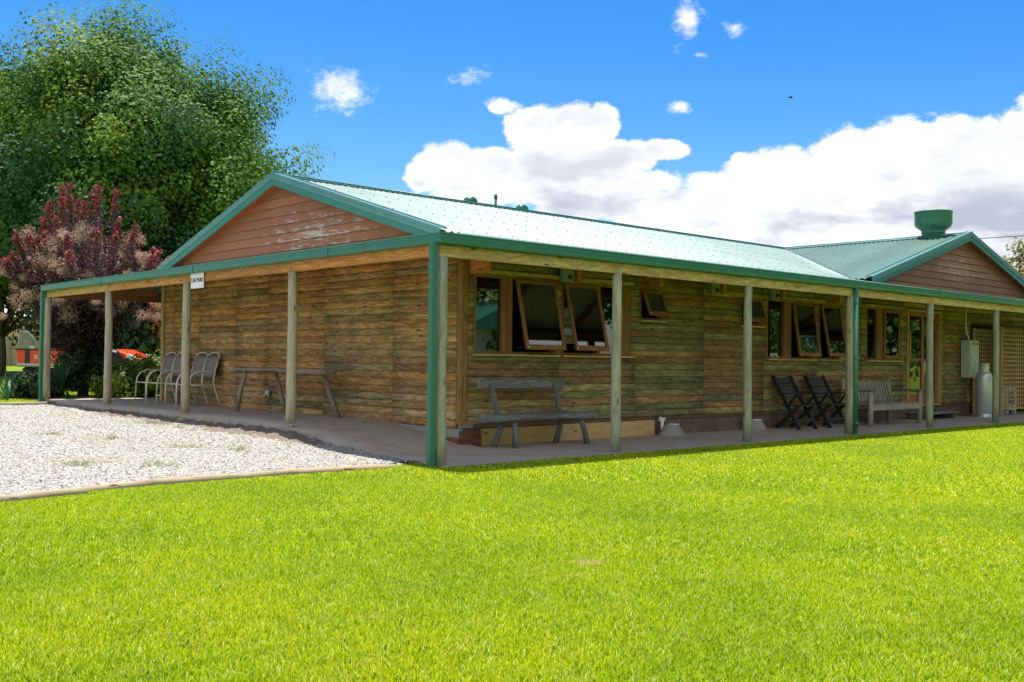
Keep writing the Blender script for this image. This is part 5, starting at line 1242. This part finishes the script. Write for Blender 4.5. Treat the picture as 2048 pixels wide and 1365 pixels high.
def lawn_points():
    r_ = np.random.default_rng(9); X, Y = np.meshgrid(np.arange(-16, 22, PS), np.arange(-9, 31, PS), indexing='ij'); X, Y = X.ravel(), Y.ravel()
    D = np.stack([X-CAM.x, Y-CAM.y, np.zeros_like(X)-CAM.z], 1); w = D @ np.array(F_); px = 1024+2062.5*(D @ np.array(R2))/w; py = 682.5-2062.5*(D @ np.array(U2))/w
    ok = (w > 2.4) & (px > -500) & (px < 2548) & (py < 1800)
    front = (Y < np.where(X < -.5, edge_y(X)-.16, np.where(X < .1, -.0, -.26)))
    front &= ~((X > -.25) & (Y > -.28))
    front |= (X > -.5) & (X < -.15) & (Y < .30) & (Y > -1)
    back = (X < 3) & (Y > FAR_Y+.25) & (Y < 26) & ~((X > -.2) & (Y < 13.5)); back &= ~((X > 2.2) & (Y < 14))
    # tongue of lawn that laps round the corner downpipe
    k = ok & (front | back); X, Y, D = X[k], Y[k], D[k]; n = len(X)
    dist = np.linalg.norm(D, axis=1); lod = np.where(dist < 6.5, 0, np.where(dist < 10.5, 3, 6)); idx = lod+r_.integers(0, 3, n)
    Z = lawn_h(X, Y); return np.stack([X, Y, Z], 1), r_.integers(0, 4, n)*math.pi/2, 1.0+.22*(r_.random(n)-.5)*0+.0, idx
pts, rot, scl, idx = lawn_points()
# ragged fringe along the timber edging and the paving
r_ = np.random.default_rng(12); fx = np.concatenate([np.arange(-9, -.4, .11), np.arange(-.4, 16, .13), np.arange(-16, -.1, .2)])
fy = np.where(np.arange(len(fx)) < len(np.arange(-9, -.4, .11)), edge_y(fx)-.05, -.24); fy[-len(np.arange(-16, -.1, .2)):] = FAR_Y+.18
fi = r_.integers(6, 9, len(fx))
gx, gy = [a.ravel() for a in np.meshgrid(np.arange(-.52, -.06, .09), np.arange(-.3, .40, .09), indexing='ij')]; fx = np.concatenate([fx, gx]); fy = np.concatenate([fy, gy]); fi = r_.integers(6, 9, len(fx))
pts = np.concatenate([pts, np.stack([fx, fy, lawn_h(fx, fy)+np.where(fy > -.1, .02, 0)*(fx > -.6)], 1)]); rot = np.concatenate([rot, r_.random(len(fx))*6.28]); scl = np.concatenate([np.ones(len(idx)), .24+.14*r_.random(len(fx))]); 
idx = np.concatenate([idx, fi])
gobj = gn_object('grass', pts, rot.astype(float), scl.astype(float), idx.astype(np.int32), gc_, 'bright mown lawn grass filling the foreground')
# weeds on the gravel
wc = [(-.55, 6.6, .16, 'white-flowered weed clump at the paving edge, right of the sign post'), (-1.9, 4.6, .10, 'small weed on the middle of the gravel'), (-2.4, 5.5, .09, 'tiny weed tuft left of the middle of the gravel'), (-2.6, 1.55, .13, 'weed tuft nearest the front timber edging'),
      (-1.5, 3.2, .1, 'weed tuft on the right part of the gravel'), (-1.9, 11.1, .30, 'wide patch of grass growing in the gravel near the far edging'), (-3.3, 1.9, .11, 'pale weed tuft left of the one nearest the front edging'), (-1.1, 2.6, .09, 'sparse weed at the right tip of the gravel')]
def weed(x, y, s, label, seed):
    r_ = np.random.default_rng(seed); n = int(150*s/.12); P = r_.normal(size=(n, 2))*s*np.array([.8, .8]); P += .7*s*np.sin(P[:, ::-1]*31+seed); a = r_.random(n)*6.28; l = .045*(.4+r_.random(n)); d = np.stack([np.cos(a), np.sin(a)], 1); sd = np.stack([-d[:, 1], d[:, 0]], 1)*.003
    z = np.zeros(n)-.005; V = np.stack([np.column_stack([P-sd, z]), np.column_stack([P+sd, z]), np.column_stack([P+d*l[:, None]*.8+sd*.2, l]), np.column_stack([P+d*l[:, None]*.8-sd*.2, l])], 1).reshape(-1, 3)
    c = np.array([[.13, .22, .03], [.2, .3, .05], [.3, .32, .12]])[r_.integers(0, 3, n)]*(.7+.5*r_.random((n, 1)))
    if 'white' in label: f = r_.random(n) < .02; c[f] = (.8, .8, .75)
    o = rawmesh('weed', V, np.arange(4*n).reshape(n, 4), M['leaf'], tone=c); o.location = (x, y, float(gravel_h(x, y))); tag(o, label, 'weed', 'weeds on the gravel')
for i, (x, y, s, lab) in enumerate(wc): weed(x, y, s, lab, 200+i)
# loose gravel stones
def stones():
    r_ = np.random.default_rng(31); n = 70000; u = r_.random(n); X = -9+9.1*r_.random(n)**.8; Y = -1+13*r_.random(n)**1.25
    k = (Y > edge_y(X)+.06) & (X < .0) & (Y < FAR_Y) & ~((X > -.35) & (r_.random(n) < .35)); X, Y = X[k], Y[k]; n = len(X)
    s = .006+.010*r_.random(n)**2; base = np.array([[1, 0, 0], [0, 1, 0], [-1, 0, 0], [0, -1, 0], [0, 0, .7], [0, 0, -.7]], dtype=float)
    a = r_.random(n)*6.28; Vb = base[None]*(s[:, None, None])*(.6+.8*r_.random((n, 6, 1))); Vr = Vb.copy(); Vr[..., 0] = Vb[..., 0]*np.cos(a)[:, None]-Vb[..., 1]*np.sin(a)[:, None]; Vr[..., 1] = Vb[..., 0]*np.sin(a)[:, None]+Vb[..., 1]*np.cos(a)[:, None]
    Vr += np.stack([X, Y, gravel_h(X, Y)+s*.35], 1)[:, None]
    f = np.array([[0, 1, 4], [1, 2, 4], [2, 3, 4], [3, 0, 4]]); Fc = (np.arange(n)[:, None, None]*6+f[None]).reshape(-1, 3)
    c = np.array([[.34, .325, .295], [.46, .45, .42], [.20, .18, .16], [.06, .052, .048], [.26, .20, .15]])[r_.choice(5, n, p=[.36, .24, .18, .12, .1])]*(.8+.35*r_.random((n, 1)))
    o = rawmesh('loose_stones', Vr.reshape(-1, 3), Fc, M['stone'], tone=np.repeat(c, 4, 0)); tag(o, 'pale crushed stones scattered over the gravel yard', 'gravel', kind='stuff')
M['stone'] = paint('crushed_stone', (1, 1, 1), .9, .0)
stones()
# fallen litter on the gravel corner: a rock at the left edge
mb = MB(); mb.lathe([(0, .0), (.16, .02), (.19, .07), (.12, .13), (.04, .15), (0, .15)], (0, 0, 0), 12); o = mb.build('rock', M['conc']); o.location = (-1.75, 11.75, float(lawn_h(0, 11.7))+.02); o.scale = (1.5, .9, .9); tag(o, 'rounded brown rock on the gravel at the left edge', 'rock')

# ------------------------------------------------------------------ render settings
S.render.engine = 'CYCLES'; S.cycles.max_bounces = 8; S.cycles.transparent_max_bounces = 16; S.cycles.use_denoising = True
S.cycles.sample_clamp_indirect = 6; S.cycles.diffuse_bounces = 4
